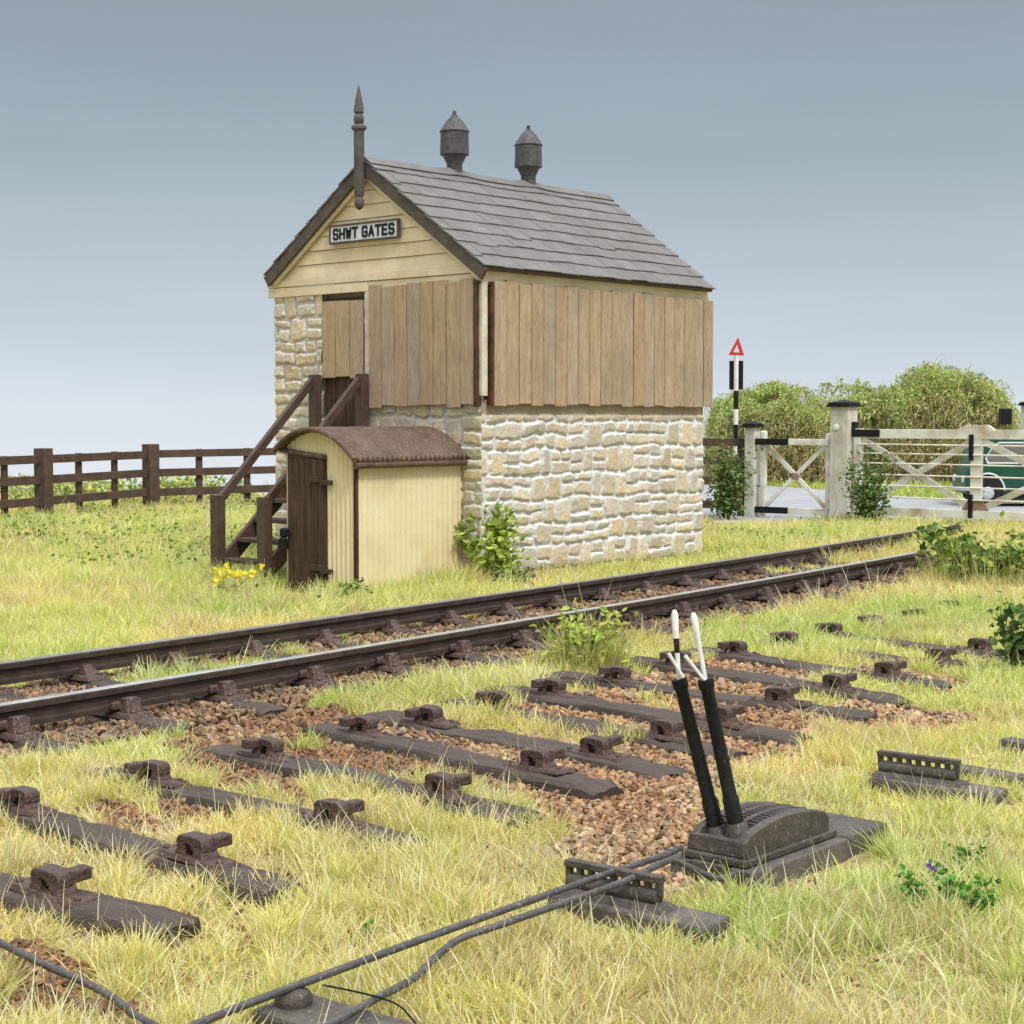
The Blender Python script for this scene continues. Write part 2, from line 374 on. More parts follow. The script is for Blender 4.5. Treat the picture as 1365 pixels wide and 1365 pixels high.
# ------------------------------------------------------------------ ballast
VA, VB = .335, .95
def fan_area(y0, y1): return VA * (y1 * y1 - y0 * y0) + 2 * VB * (y1 - y0)
def visible_pts(n, y0, y1):
    """random ground points over the fan of ground in front of the viewer and a margin either side"""
    c0 = VA / 2 * y0 * y0 + VB * y0; c1 = VA / 2 * y1 * y1 + VB * y1
    c = c0 + rng.random(n) * (c1 - c0); y = (-VB + np.sqrt(VB * VB + 2 * VA * c)) / VA
    return (rng.random(n) * 2 - 1) * (VA * y + VB), y
ICO = None
def ico():
    p = (1 + 5 ** .5) / 2
    v = np.array([(-1, p, 0), (1, p, 0), (-1, -p, 0), (1, -p, 0), (0, -1, p), (0, 1, p), (0, -1, -p), (0, 1, -p), (p, 0, -1), (p, 0, 1), (-p, 0, -1), (-p, 0, 1)], float)
    v /= np.linalg.norm(v[0])
    f = np.array([(0, 11, 5), (0, 5, 1), (0, 1, 7), (0, 7, 10), (0, 10, 11), (1, 5, 9), (5, 11, 4), (11, 10, 2), (10, 7, 6), (7, 1, 8), (3, 9, 4), (3, 4, 2), (3, 2, 6), (3, 6, 8), (3, 8, 9), (4, 9, 5), (2, 4, 11), (6, 2, 10), (8, 6, 7), (9, 8, 1)])
    return v, f
def chips(x, y, size, lift=0.0):
    bv, bf = ico(); n = len(x)
    yaw = rng.random(n) * 6.283
    R = np.zeros((n, 3, 3)); c, s = np.cos(yaw), np.sin(yaw)
    R[:, 0, 0] = c; R[:, 0, 1] = -s; R[:, 1, 0] = s; R[:, 1, 1] = c; R[:, 2, 2] = 1
    sc3 = size[:, None] * (np.array([1, 1, 1]) * rng.uniform(.6, 1.25, (n, 3)))
    sc3[:, 2] *= .75
    loc = bv[None] * rng.uniform(.72, 1.2, (n, 12, 1))
    loc = loc * sc3[:, None, :]
    loc = np.einsum('nij,nkj->nki', R, loc)
    tilt = rng.normal(0, .35, (n, 2))
    loc[:, :, 2] += loc[:, :, 0] * tilt[:, None, 0] + loc[:, :, 1] * tilt[:, None, 1]
    ob = rail_off(x, y); lift = .028 * ((ob > -.42) & (ob < GAUGE + .4)) * (.4 + fbm(x * 3, y * 3, 12))
    z = terrain(x, y) + size * rng.uniform(-.25, .75, n) + lift
    loc += np.stack([x, y, z], 1)[:, None, :]
    V = loc.reshape(-1, 3); F = (bf[None] + (np.arange(n) * 12)[:, None, None]).reshape(-1, 3)
    pal = np.array([(.40, .24, .14), (.30, .17, .10), (.22, .12, .075), (.47, .32, .20), (.36, .27, .20), (.27, .19, .15), (.44, .26, .13), (.17, .11, .08)])
    pi = rng.choice(len(pal), n, p=[.2, .2, .12, .12, .12, .1, .09, .05])
    c = np.clip(pal[pi] * rng.uniform(.85, 1.35, (n, 1)) * np.array([.98, 1.07, 1.02]), 0, .8)
    # the bed of the running line is stained darker and browner by passing trains
    o = rail_off(x, y); st = ((o > -.5) & (o < GAUGE + .3))[:, None]
    c = np.where(st, c * np.array([.62, .60, .60]), c)
    st2 = ((o <= -.5) & (fbm(x * .8, y * .8, 90) > .55))[:, None]
    c = np.where(st2, c * np.array([.82, .74, .70]), c)
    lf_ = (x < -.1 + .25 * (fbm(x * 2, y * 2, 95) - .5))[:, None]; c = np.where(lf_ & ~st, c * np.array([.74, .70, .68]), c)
    return V, F, np.repeat(c, 12, 0)
parts = []
for (y0, y1, dens, s0, s1) in ((3.7, 6.0, 2600, .011, .022), (6.0, 8.5, 2300, .011, .022), (8.5, 12, 1500, .013, .026), (12, 20, 620, .017, .034)):
    area = fan_area(y0, y1); n = int(area * dens)
    x, y = visible_pts(n, y0, y1); k = bare(x, y); x, y = x[k], y[k]
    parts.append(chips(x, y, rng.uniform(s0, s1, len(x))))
    # strays lying in the turf
    x, y = visible_pts(int(area * dens * .05), y0, y1); k = ~bare(x, y) & (rail_off(x, y) < 2); x, y = x[k], y[k]
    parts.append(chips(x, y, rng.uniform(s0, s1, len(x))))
def join(parts):
    Vs, Fs, Cs = [], [], []; o = 0
    for V, F, C in parts:
        Vs.append(V); Fs.append(F + o); Cs.append(C); o += len(V)
    return np.concatenate(Vs), np.concatenate(Fs), np.concatenate(Cs)
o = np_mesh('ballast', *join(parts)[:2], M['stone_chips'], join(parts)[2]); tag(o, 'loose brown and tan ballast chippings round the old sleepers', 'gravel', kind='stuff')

# ------------------------------------------------------------------ turf
def blades(x, y, z, L, W, lean, c, yaw=None, bend=.35):
    n = len(x)
    if yaw is None: yaw = rng.random(n) * 6.283
    d = np.stack([np.cos(yaw), np.sin(yaw), np.zeros(n)], 1)
    fa = rng.random(n) * 6.283
    side = np.stack([np.cos(fa), np.sin(fa), np.zeros(n)], 1) * (W / 2)[:, None]
    up = np.array([0, 0, 1.])
    a1 = lean; a2 = lean + bend * rng.uniform(.2, 1.6, n)
    p0 = np.stack([x, y, z], 1)
    p1 = p0 + (d * np.sin(a1)[:, None] + up * np.cos(a1)[:, None]) * (L * .55)[:, None]
    p2 = p1 + (d * np.sin(a2)[:, None] + up * np.cos(a2)[:, None]) * (L * .45)[:, None]
    V = np.stack([p0 - side, p0 + side, p1 - side * .85, p1 + side * .85, p2 - side * .3, p2 + side * .3], 1).reshape(-1, 3)
    b = (np.arange(n) * 6)[:, None]
    F = np.concatenate([b + np.array([0, 1, 3, 2]), b + np.array([2, 3, 5, 4])], 1).reshape(-1, 4)
    return V, F, np.repeat(c, 6, 0)
GPAL = np.array([(.68, .68, .215), (.76, .75, .31), (.56, .61, .15), (.82, .79, .48), (.43, .50, .10), (.68, .61, .27)])
def gcol(x, y, n):
    c = GPAL[rng.choice(len(GPAL), n, p=[.28, .24, .18, .12, .08, .10])] * rng.uniform(.85, 1.15, (n, 1))
    t = fbm(x * .9, y * .9, 77)[:, None]
    c = c * (1 - .35 * (t - .5) * np.array([1.2, .5, 1.0]))
    s = fbm(x * .45 + 9, y * .45, 79)[:, None]
    c = c * np.where(s > .58, np.array([1.04, .97, 1.05]), np.array([.96, 1.0, .92]))
    dd = (fbm(x * 1.6 + 3, y * 1.6, 181, 3)[:, None] > .60) & (rng.random((n, 1)) < .35)
    c = np.where(dd, np.array([.60, .51, .28]) * rng.uniform(.75, 1.15, (n, 1)), c)
    return np.clip(c, 0, 1)
# places where nothing grows: inside buildings, on the road, on timbers (filled below)
NOGROW = []
def clear_of(x, y):
    k = np.ones(x.shape, bool)
    for P in NOGROW: k &= ~in_poly(x, y, np.array(P))
    return k
BETA = math.radians(41.5); BD = Vector((math.sin(BETA), math.cos(BETA), 0)); BE = Vector((-math.cos(BETA), math.sin(BETA), 0)); BC = Vector((-.311, 17.193, 0))
def bw(x, y): p = BC + BD * x + BE * y; return (p.x, p.y)
NOGROW.append([bw(-.02, -.02), bw(3.9, -.02), bw(3.9, 3.2), bw(-.02, 3.2)])
NOGROW.append([bw(-1.53, .24), bw(0, .24), bw(0, 1.3), bw(-1.53, 1.3)])
NOGROW.append([bw(-1.95, .7), bw(-1.5, .7), bw(-1.5, 1.25), bw(-1.95, 1.25)])
ROAD = [G(955, 699)[:2], G(1100, 697)[:2], G(1250, 699)[:2], G(1420, 704)[:2], (16, 24.4), (30, 20), (32, 34), G(1365, 672)[:2], G(1200, 662)[:2], G(1080, 652)[:2], G(985, 646)[:2], (3.2, 42.5)]
NOGROW.append([tuple(p) for p in ROAD])
SLEEPERS = []   # (left chair, right chair) on the abandoned line
SL_PX = [((-190, 1120), (70, 1182)), ((28, 1068), (264, 1133)), ((205, 1029), (442, 1082)), ((360, 997), (587, 1050)), ((485, 969), (717, 1018)), ((572, 952), (797, 992)),
         ((662, 930), (888, 970)), ((736, 919), (962, 953)), ((823, 899), (1039, 926)), ((905, 880), (1115, 909)), ((983, 862), (1182, 891)), ((1050, 848), (1250, 872)),
         ((1110, 835), (1305, 859)), ((1165, 823), (1356, 846)), ((1224, 811), (1405, 832)), ((1271, 801), (1448, 820))]
for l, r in SL_PX: SLEEPERS.append((G(*l, .09), G(*r, .09)))
def sleeper_frame(a, b):
    c = (a + b) / 2; d = (b - a); return Vector((c.x, c.y, 0)), math.atan2(d.y, d.x), Vector((d.x, d.y, 0)).length
for a, b in SLEEPERS[:13]:
    c, rz, g = sleeper_frame(a, b); d = Vector((math.cos(rz), math.sin(rz), 0)); n = Vector((-d.y, d.x, 0))
    h = 1.05
    NOGROW.append([tuple((c + d * sx * h + n * sy * .08)[:2]) for sx, sy in ((-1, -1), (1, -1), (1, 1), (-1, 1))])
# lever frame and rod stools keep-out
LF = Vector((.825, 5.94, 0)); LA = Vector((.66, .751, 0)); LB = Vector((-.751, .66, 0))
NOGROW.append([tuple((LF + LA * a + LB * b)[:2]) for a, b in ((-.12, -.20), (.55, -.20), (.98, -.10), (.98, .5), (-.12, .4))])

for cc, t0, t1 in ((G(818, 1192, .09), -.24, .42), (G(1224, 1036, .09), -.22, .48)):
    pd = Vector((.8, -.6, 0)); pn = Vector((.6, .8, 0)); NOGROW.append([tuple((Vector((cc.x, cc.y, 0)) + pd * a + pn * b)[:2]) for a, b in ((t0, -.13), (t1, -.13), (t1, .09), (t0, .09))])
for p_, q_ in (((1271, 1027), (1385, 1045)), ((1340, 990), (1420, 1006))):
    a_ = G(*p_, .05); b_ = G(*q_, .05); n_ = Vector((-(b_ - a_).y, (b_ - a_).x, 0)).normalized(); NOGROW.append([tuple(k[:2]) for k in (a_ - n_ * .13, b_ - n_ * .13, b_ + n_ * .05, a_ + n_ * .05)])
_c = G(445, 1350, .08); _d = Vector((.8, -.6, 0)); _n = Vector((.6, .8, 0)); NOGROW.append([tuple((Vector((_c.x, _c.y, 0)) + _d * a + _n * b)[:2]) for a, b in ((-.26, -.16), (.30, -.16), (.30, .11), (-.26, .11))])
def field(dens, y0, y1, Lr, Wr, lean=(.08, 1.15), flt=None, straw=0.02):
    area = fan_area(y0, y1); n = int(area * dens)
    x, y = visible_pts(n, y0, y1)
    clump = fbm(x * 3.2, y * 3.2, 55, 3)
    keep = ~bare(x, y) & clear_of(x, y) & (rng.random(n) < np.clip(.12 + 2.1 * (clump - .30), 0.05, 1))
    far = y > 33.2 + 12.5 * sstep(.5, 3.5, x)
    keep &= ~far
    if flt is not None: keep &= flt(x, y)
    x, y, clump = x[keep], y[keep], clump[keep]; n = len(x)
    L = rng.uniform(*Lr, n) * (.45 + 1.2 * clump); W = rng.uniform(*Wr, n)
    le = np.abs(rng.normal(0, 1, n)) * (lean[1] - lean[0]) * .6 + lean[0]
    le = np.clip(le, 0, 1.35)
    # tufts comb in a shared direction
    yaw = fbm(x * 2.2, y * 2.2, 66) * 12.5 + rng.normal(0, 1.5, n)
    c = gcol(x, y, n)
    vg = (y > 35)[:, None]; c = np.where(vg, c * np.array([.66, .82, .5]), c)
    st = rng.random(n) < straw
    L = np.where(st, L * rng.uniform(1.3, 2.2, n), L); W = np.where(st, W * 1.15, W); c = np.where(st[:, None], np.array([.74, .70, .44]) * rng.uniform(.85, 1.1, (n, 1)), c)
    return blades(x, y, terrain(x, y) - .004, L, W, le, c, yaw)
turf = [field(12000, 3.7, 6.2, (.05, .10), (.0034, .0058), straw=.05),
        field(8500, 6.2, 9, (.045, .09), (.0040, .0064), straw=.045),
        field(4600, 9, 13, (.045, .10), (.005, .008)),
        field(3000, 13, 20, (.06, .13), (.005, .0085), straw=.02),
        field(1300, 20, 32, (.08, .17), (.008, .014)),
        field(300, 32, 47, (.10, .2), (.018, .03))]
# thin scatter of blades growing through ballast
def sparse(n, y0, y1, Lr, Wr):
    x, y = visible_pts(n, y0, y1); k = bare(x, y) & clear_of(x, y) & (fbm(x * 5, y * 5, 31) > .56); x, y = x[k], y[k]; m = len(x)
    return blades(x, y, terrain(x, y), rng.uniform(*Lr, m), rng.uniform(*Wr, m), np.abs(rng.normal(.6, .5, m)), gcol(x, y, m) * np.array([1.0, .95, 1.0]), bend=.5)
turf += [sparse(9000, 4.2, 9, (.03, .12), (.003, .0045)), sparse(9000, 9, 17, (.04, .12), (.004, .007))]
# long pale straws, foreground and along the rails
def straws(n, y0, y1, Lr, Wr, flt):
    x, y = visible_pts(n, y0, y1); k = flt(x, y) & clear_of(x, y); x, y = x[k], y[k]; m = len(x)
    c = np.array([.74, .70, .42]) * rng.uniform(.8, 1.15, (m, 1))
    return blades(x, y, terrain(x, y), rng.uniform(*Lr, m), rng.uniform(*Wr, m), rng.uniform(.1, 1.3, m), c, bend=.15)
turf += [straws(4200, 3.7, 8, (.10, .26), (.003, .0045), lambda x, y: ~bare(x, y)),
         straws(2500, 8, 16, (.12, .26), (.004, .006), lambda x, y: ~bare(x, y) & (rail_off(x, y) < 1.9)),
         straws(900, 13.5, 19, (.16, .34), (.006, .009), lambda x, y: (np.abs(rail_off(x, y) + .25) < .3) & (y > 15)),
         straws(800, 15, 19.5, (.15, .30), (.0045, .007), lambda x, y: (rail_off(x, y) > 1.6) & (x < -1.2)),
         straws(3000, 12, 27, (.14, .30), (.0045, .007), lambda x, y: (rail_off(x, y) > 1.5))]
# matted thatch between the tufts
def thatch(dens, y0, y1, Lr, Wr):
    n = int(fan_area(y0, y1) * dens); x, y = visible_pts(n, y0, y1); k = ~bare(x, y) & clear_of(x, y) & (y < 33); x, y = x[k], y[k]; m = len(x)
    c = gcol(x, y, m) * rng.uniform(.8, 1.05, (m, 1)) * np.array([1, .97, 1.0])
    return blades(x, y, terrain(x, y) + rng.uniform(-.004, .012, m), rng.uniform(*Lr, m), rng.uniform(*Wr, m), rng.uniform(.5, 1.5, m), c, bend=.3)
turf += [thatch(4500, 3.7, 6.5, (.03, .075), (.003, .0048)), thatch(3200, 6.5, 9.5, (.03, .075), (.0035, .0055)), thatch(1800, 9.5, 14, (.04, .08), (.005, .007)), thatch(700, 14, 24, (.06, .11), (.008, .012))]
# rank grass against the hut, the steps and the wall foot
def rank(n, boxes, Lr):
    out = []
    for (x0, x1, y0, y1) in boxes:
        lx = rng.uniform(x0, x1, n); ly = rng.uniform(y0, y1, n); x = BC.x + BD.x * lx + BE.x * ly; y = BC.y + BD.y * lx + BE.y * ly
        k = clear_of(x, y) & (fbm(x * 5, y * 5, 55, 2) > .36); x, y = x[k], y[k]; m = len(x)
        out.append(blades(x, y, terrain(x, y), rng.uniform(*Lr, m), rng.uniform(.004, .0075, m), np.abs(rng.normal(.25, .35, m)), gcol(x, y, m), bend=.3))
    return out
turf += rank(2200, [(-1.9, .1, -.25, .24), (-1.95, -1.55, .15, .70), (-2.4, -1.5, 1.25, 2.6)], (.08, .24)) + rank(1200, [(.0, 3.9, -.28, -.04)], (.03, .09))
# fanned tufts
def tufts(nt, nb, y0, y1, R, Lr, Wr):
    cx, cy = visible_pts(nt, y0, y1); k = ~bare(cx, cy) & clear_of(cx, cy) & (fbm(cx * 3.2, cy * 3.2, 55, 3) > .42); cx, cy = cx[k], cy[k]; m = len(cx)
    a = rng.random((m, nb)) * 6.283; r = R * rng.uniform(.5, 1.3, (m, 1)) * np.sqrt(rng.random((m, nb)))
    x = (cx[:, None] + np.cos(a) * r).ravel(); y = (cy[:, None] + np.sin(a) * r).ravel(); n = m * nb
    sc_ = np.repeat(rng.uniform(.6, 1.25, m), nb); base = gcol(cx, cy, m); c = np.repeat(base, nb, 0) * rng.uniform(.85, 1.2, (n, 1)); c = np.clip(.55 * c + .45 * gcol(x, y, n), 0, .85)
    le = np.abs(.15 + .75 * (r / R).ravel() + rng.normal(0, .25, n))
    return blades(x, y, terrain(x, y), rng.uniform(*Lr, n) * sc_, rng.uniform(*Wr, n), np.clip(le, 0, 1.4), c, yaw=a.ravel() + rng.normal(0, .4, n), bend=.3)
turf += [tufts(1650, 60, 3.7, 9, .05, (.06, .15), (.0035, .0055)), tufts(1800, 45, 9, 17, .07, (.08, .18), (.005, .008)), tufts(2000, 40, 14, 30, .13, (.12, .27), (.006, .0095))]
tv, tf, tcl = join(turf)
o = np_mesh('grass', tv, tf, M['grass'], tcl); tag(o, 'pale yellow green turf in tufts between the sleepers and over the field', 'grass', kind='stuff')
print('grass blades', len(tv) // 6)

# ------------------------------------------------------------------ road
ro = MB(); ro.add([(p[0], p[1], .012) for p in ROAD], [tuple(range(len(ROAD)))])
tag(ro.build('road', M['road']), kind='structure')

# ------------------------------------------------------------------ leaves
def leaves(c, rad, n, size, pal, flat=.0, shell=.5, droop=.0, ratio=.55):
    """folded leaf quads through an ellipsoid"""
    d = rng.normal(0, 1, (n, 3)); d /= np.linalg.norm(d, axis=1)[:, None]
    r = (shell + (1 - shell) * rng.random(n)) ** .6
    p = np.array(c) + d * r[:, None] * np.array(rad)
    return leaf_at(p, size, pal, ratio)
def leaf_at(p, size, pal, ratio=.55, up=.5):
    n = len(p); p = np.asarray(p, float)
    a = rng.normal(0, 1, (n, 3)); a[:, 2] *= .6; a /= np.linalg.norm(a, axis=1)[:, None]
    nr = rng.normal(0, 1, (n, 3)); nr[:, 2] += up; b = np.cross(a, nr); b /= np.linalg.norm(b, axis=1)[:, None]
    nn = np.cross(a, b)
    L = size * rng.uniform(.6, 1.3, n); W = L * ratio * rng.uniform(.8, 1.2, n)
    A = a * L[:, None]; B = b * (W / 2)[:, None]; Nn = nn * (W * .25)[:, None]
    V = np.stack([p, p + A * .5 + B + Nn, p + A, p + A * .5 - B + Nn, p + A * .22 + B * .75 + Nn * .7, p + A * .22 - B * .75 + Nn * .7, p + A * .78 + B * .62 + Nn * .6, p + A * .78 - B * .62 + Nn * .6], 1).reshape(-1, 3)
    i = (np.arange(n) * 8)[:, None]
    F = np.concatenate([i + np.array([0, 4, 1, 6, 2]) , i + np.array([0, 2, 7, 3, 5])], 1).reshape(-1, 5)
    pal = np.array(pal); c = pal[rng.integers(0, len(pal), n)] * rng.uniform(.8, 1.2, (n, 1))
    return V, F, np.repeat(c, 8, 0)
def strands(c, rad, n, L, w, pal, vert=.3):
    d = rng.normal(0, 1, (n, 3)); d /= np.linalg.norm(d, axis=1)[:, None]
    p = np.array(c) + d * (rng.random(n) ** .4)[:, None] * np.array(rad)
    pal = np.array(pal); cc = pal[rng.integers(0, len(pal), n)] * rng.uniform(.75, 1.2, (n, 1))
    return blades(p[:, 0], p[:, 1], p[:, 2], rng.uniform(.5, 1.3, n) * L, np.full(n, w), rng.uniform(.2, 2.2, n), cc, bend=1.1)

# ------------------------------------------------------------------ signal box
HX = math.pi / 2 - BETA
box = empty('signal_box', BC, HX, 'boarded up stone signal box with slate roof and cream gable', 'building')
BL, BWD = 3.88, 3.17
def rubble(s0, s1, z0, z1, seed, whiteness, cell=.0085):
    """coursed rubble face: relief, stone mask and stone tint on a grid"""
    r = random.Random(seed)
    S = np.arange(s0, s1 + 1e-6, (s1 - s0) / round((s1 - s0) / cell)); Z = np.arange(z0, z1 + 1e-6, (z1 - z0) / round((z1 - z0) / cell))
    SS, ZZ = np.meshgrid(S, Z)
    ws = SS + .030 * (fbm(SS * 4, ZZ * 4, seed) - .5) * 2 + .018 * (fbm(SS * 16, ZZ * 16, seed + 3) - .5) * 2
    wz = ZZ + .042 * (fbm(SS * 2.2 + 7, ZZ * 2.2, seed + 1) - .5) * 2 + .020 * (fbm(SS * 11, ZZ * 11, seed + 2) - .5) * 2
    h = np.full(SS.shape, -1.0); tint = np.zeros(SS.shape); ids = np.zeros(SS.shape, int); rel = np.zeros(SS.shape); idn = 0
    rects = []
    z = z0 - .05
    while z < z1 + .1:
        H = r.uniform(.22, .30); s = s0 - r.uniform(0, .3)
        while s < s1 + .1:
            k = r.random()
            if k < .46:
                w = r.uniform(.17, .29); rects.append((s, s + w, z, z + H))
            elif k < .84:
                w = r.uniform(.20, .34); q = r.uniform(.38, .62) * H
                rects.append((s, s + w, z, z + q)); rects.append((s, s + w, z + q, z + H))
            else:
                w = r.uniform(.32, .46); q = r.uniform(.4, .6) * H; m = r.uniform(.35, .65) * w
                if r.random() < .5: rects += [(s, s + w, z, z + q), (s, s + m, z + q, z + H), (s + m, s + w, z + q, z + H)]
                else: rects += [(s, s + m, z, z + q), (s + m, s + w, z, z + q), (s, s + w, z + q, z + H)]
            s += w
        z += H
    for (a, b, c, d) in rects:
        idn += 1
        cs, cz = (a + b) / 2, (c + d) / 2; hw, hh = (b - a) / 2 - r.uniform(.006, .014), (d - c) / 2 - r.uniform(.005, .012); rr = min(hw, hh) * r.uniform(.3, .6)
        m = (np.abs(ws - cs) < hw + .06) & (np.abs(wz - cz) < hh + .06)
        if not m.any(): continue
        rot = r.uniform(-.06, .06)
        dx0 = ws[m] - cs; dz0 = wz[m] - cz
        dx = np.abs(dx0 + rot * dz0) - hw + rr; dz = np.abs(dz0 - rot * dx0) - hh + rr
        sd = rr - np.hypot(np.maximum(dx, 0), np.maximum(dz, 0)) - np.minimum(np.maximum(dx, dz), 0)
        cur = h[m]; up = sd > cur; cur[up] = sd[up]; h[m] = cur
        t = tint[m]; t[up] = r.random(); tint[m] = t; q_ = rel[m]; q_[up] = (dz0 / max(hh, .01))[up]; rel[m] = q_; i_ = ids[m]; i_[up] = idn; ids[m] = i_
    stone = sstep(0.0, .013, h)
    amp = .028 + .018 * (((ids * 7919) % 101) / 101.0 - .5)
    relief = stone ** .6 * amp + .003 * sstep(.01, .03, h) + stone * (.010 * (fbm(SS * 22, ZZ * 22, seed + 9, 4) - .5) + .012 * (fbm(SS * 9 + ids * 3.7, ZZ * 9, seed + 8) - .5)) - stone * .010 * np.clip(rel, -1, 1) * (((ids * 57) % 11) / 11 - .25) + .006 * (fbm(SS * 26, ZZ * 26, seed + 19, 3) - .5)
    relief += .012 * (wz - ZZ) * 0
    pal = np.array([(.58, .49, .345), (.53, .46, .33), (.62, .54, .40), (.54, .48, .38), (.62, .51, .33), (.50, .455, .365), (.57, .475, .36)])
    sc_ = pal[(ids * 31) % len(pal)] * (.85 + .3 * tint[..., None])
    mort = np.array([.72, .72, .70])
    # lime bloom spreads from the joints over the stone edges
    bloom = sstep(.034, .002, h - .016 * np.clip(rel, -1, 1) + .03 * (fbm(SS * 12, ZZ * 12, seed + 5) - .5)) * whiteness
    bloom = np.maximum(bloom, sstep(.004, -.004, h) * (.5 + .5 * whiteness))
    col = sc_ * (1 - bloom[..., None]) + mort * bloom[..., None] * (.9 + .2 * fbm(SS * 6, ZZ * 6, seed + 6)[..., None] - .05)
    moss = sstep(.16, .03, ZZ + .08 * (fbm(SS * 5, ZZ * 5, seed + 7) - .5)) * .75
    col = col * (1 - moss[..., None]) + np.array([.30, .28, .13]) * moss[..., None]
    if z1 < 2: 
        band = sstep(1.69, 1.72, ZZ); relief = relief * (1 - band) + .008 * band; col = col * (1 - band[..., None]) + np.array([.42, .35, .25]) * (.85 + .3 * fbm(SS * 5, ZZ * 2, seed + 15))[..., None] * band[..., None]  # smooth band under the boards; their shade is painted in as brownish beige
    return SS, ZZ, relief, col
def grid_faces(ny, nx, keep=None):
    i = np.arange(nx * ny).reshape(ny, nx)
    F = np.stack([i[:-1, :-1], i[:-1, 1:], i[1:, 1:], i[1:, :-1]], -1)
    return F[keep] if keep is not None else F.reshape(-1, 4)
walls = []
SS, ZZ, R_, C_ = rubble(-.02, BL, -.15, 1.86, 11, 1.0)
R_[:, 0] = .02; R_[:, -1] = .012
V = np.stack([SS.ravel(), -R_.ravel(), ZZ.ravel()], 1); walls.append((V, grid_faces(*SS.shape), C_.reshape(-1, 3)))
SS, ZZ, R_, C_ = rubble(-.02, BWD, -.15, 3.06, 23, .55)
R_[:, 0] = .02; R_[:, -1] = .012
C_ = C_ * np.array([1.0, .99, .96])
sm = (SS[:-1, :-1] + .5 * (SS[0, 1] - SS[0, 0])); zm = ZZ[:-1, :-1]
door = (sm > 1.675) & (sm < 2.365) & (zm > 1.38)
V = np.stack([-R_.ravel(), SS.ravel(), ZZ.ravel()], 1)
Fk = grid_faces(*SS.shape, keep=~door)[:, ::-1]
walls.append((V, Fk, C_.reshape(-1, 3)))
wv, wf, wc = join(walls)
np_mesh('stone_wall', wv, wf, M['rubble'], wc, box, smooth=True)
core = MB()   # rear and far walls
core.box(.10, BL - .004, .05, BWD - .004, -.15, 3.04)
core.box(.02, .10, .05, 1.675, -.15, 3.04); core.box(.02, .10, 2.365, BWD - .004, -.15, 3.04)
core.build('rear_wall', mottled('rear_render', (.38, .33, .24), (.48, .43, .34), .9, 3, bump=.3), box)
# cream boarding of the gable
APX, EVZ = 1.6, 3.24
def gable_z(y): return 4.40 - abs(y - APX) * (4.40 - 3.16) / 1.66
gb = MB(); z = 3.225
while z < 4.36:
    z1 = min(z + .148, 4.37)
    lo = (4.40 - z) * 1.66 / 1.24; hi = (4.40 - z1) * 1.66 / 1.24
    t = .004 * rnd.random()
    f = lambda a, b, t_: (t_, a, b)
    gb.hexa([(-.040 - t, APX - lo, z), (-.0, APX - lo, z), (-.0, APX + lo, z), (-.040 - t, APX + lo, z), (-.028 - t, APX - hi, z1 - .006), (-.0, APX - hi, z1 - .006), (-.0, APX + hi, z1 - .006), (-.028 - t, APX + hi, z1 - .006)])
    z = z1
gb.build('gable_boarding', M['cream'], box)
fb = MB(); fb.box(-.052, -.004, -.045, 3.255, 3.145, 3.222); fb.box(-.046, -.003, 1.62, 3.25, 3.035, 3.139); fb.box(-.038, -.003, -.04, 1.62, 3.06, 3.139)
fb.build('fascia_board', M['cream'], box, bevel=.004)
fs = MB(); fs.box(-.03, BL + .06, -.046, -.002, 3.03, 3.175)
fs.build('fascia_board', M['cream'], box, bevel=.004)
lf = MB(); lf.box(-.0, BL + .05, BWD + .002, BWD + .04, 3.03, 3.19); lf.build('fascia_board', M['cream'], box, bevel=.004)
# boarded windows
def boards(n, a0, a1, z0, z1, mapf, th=.03, rag=.016):
    mb = MB(); w = (a1 - a0) / n
    for i in range(n):
        b0 = a0 + i * w + rnd.uniform(.003, .007); b1 = a0 + (i + 1) * w - rnd.uniform(.003, .006)
        d = rnd.uniform(0, .006); zz0 = z0 + rnd.uniform(-rag, rag); zz1 = z1 + rnd.uniform(-rag, rag); tl = rnd.uniform(-.004, .004)
        p = [(b0, d, zz0), (b1, d, zz0 + rnd.uniform(-.004, .004)), (b1, d + th, zz0), (b0, d + th, zz0), (b0 + tl, d, zz1), (b1 + tl, d, zz1 + rnd.uniform(-.004, .004)), (b1 + tl, d + th, zz1), (b0 + tl, d + th, zz1)]
        mb.hexa([mapf(*q) for q in p])
    return mb
boards(20, .10, 3.975, 1.812, 3.066, lambda a, d, z: (a, -.09 + d, z)).build('window_shutter', M['plank'], box, bevel=.003, seg=1)['label'] = 'long run of twenty tan boards over the side windows'
boards(8, .028, 1.563, 1.798, 3.078, lambda a, d, z: (-.09 + d, a, z)).build('window_shutter', M['plank'], box, bevel=.003, seg=1)['label'] = 'eight tan boards nailed over the gable end window'
bk = MB(); bk.box(.09, 3.9, -.05, -.022, 1.87, 3.03); bk.box(-.05, -.022, .04, 1.56, 1.87, 3.04); bk.build('window_frame', M['rust'], box)
# corner post and rust streaked edge strips
cp = MB(); cp.box(-.052, .03, -.06, -.021, 1.9, 3.03); cp.box(-.052, -.021, -.021, .02, 1.9, 3.03); cp.build('corner_post', M['cream_white'], box, bevel=.005)
e1 = MB(); e1.box(.055, .095, -.093, -.03, 1.80, 3.055); e1.build('edge_strip', M['rust'], box, bevel=.003)
e2 = MB(); e2.box(-.094, -.03, -.018, .024, 1.79, 3.062); e2.build('edge_strip', M['rust'], box, bevel=.003)
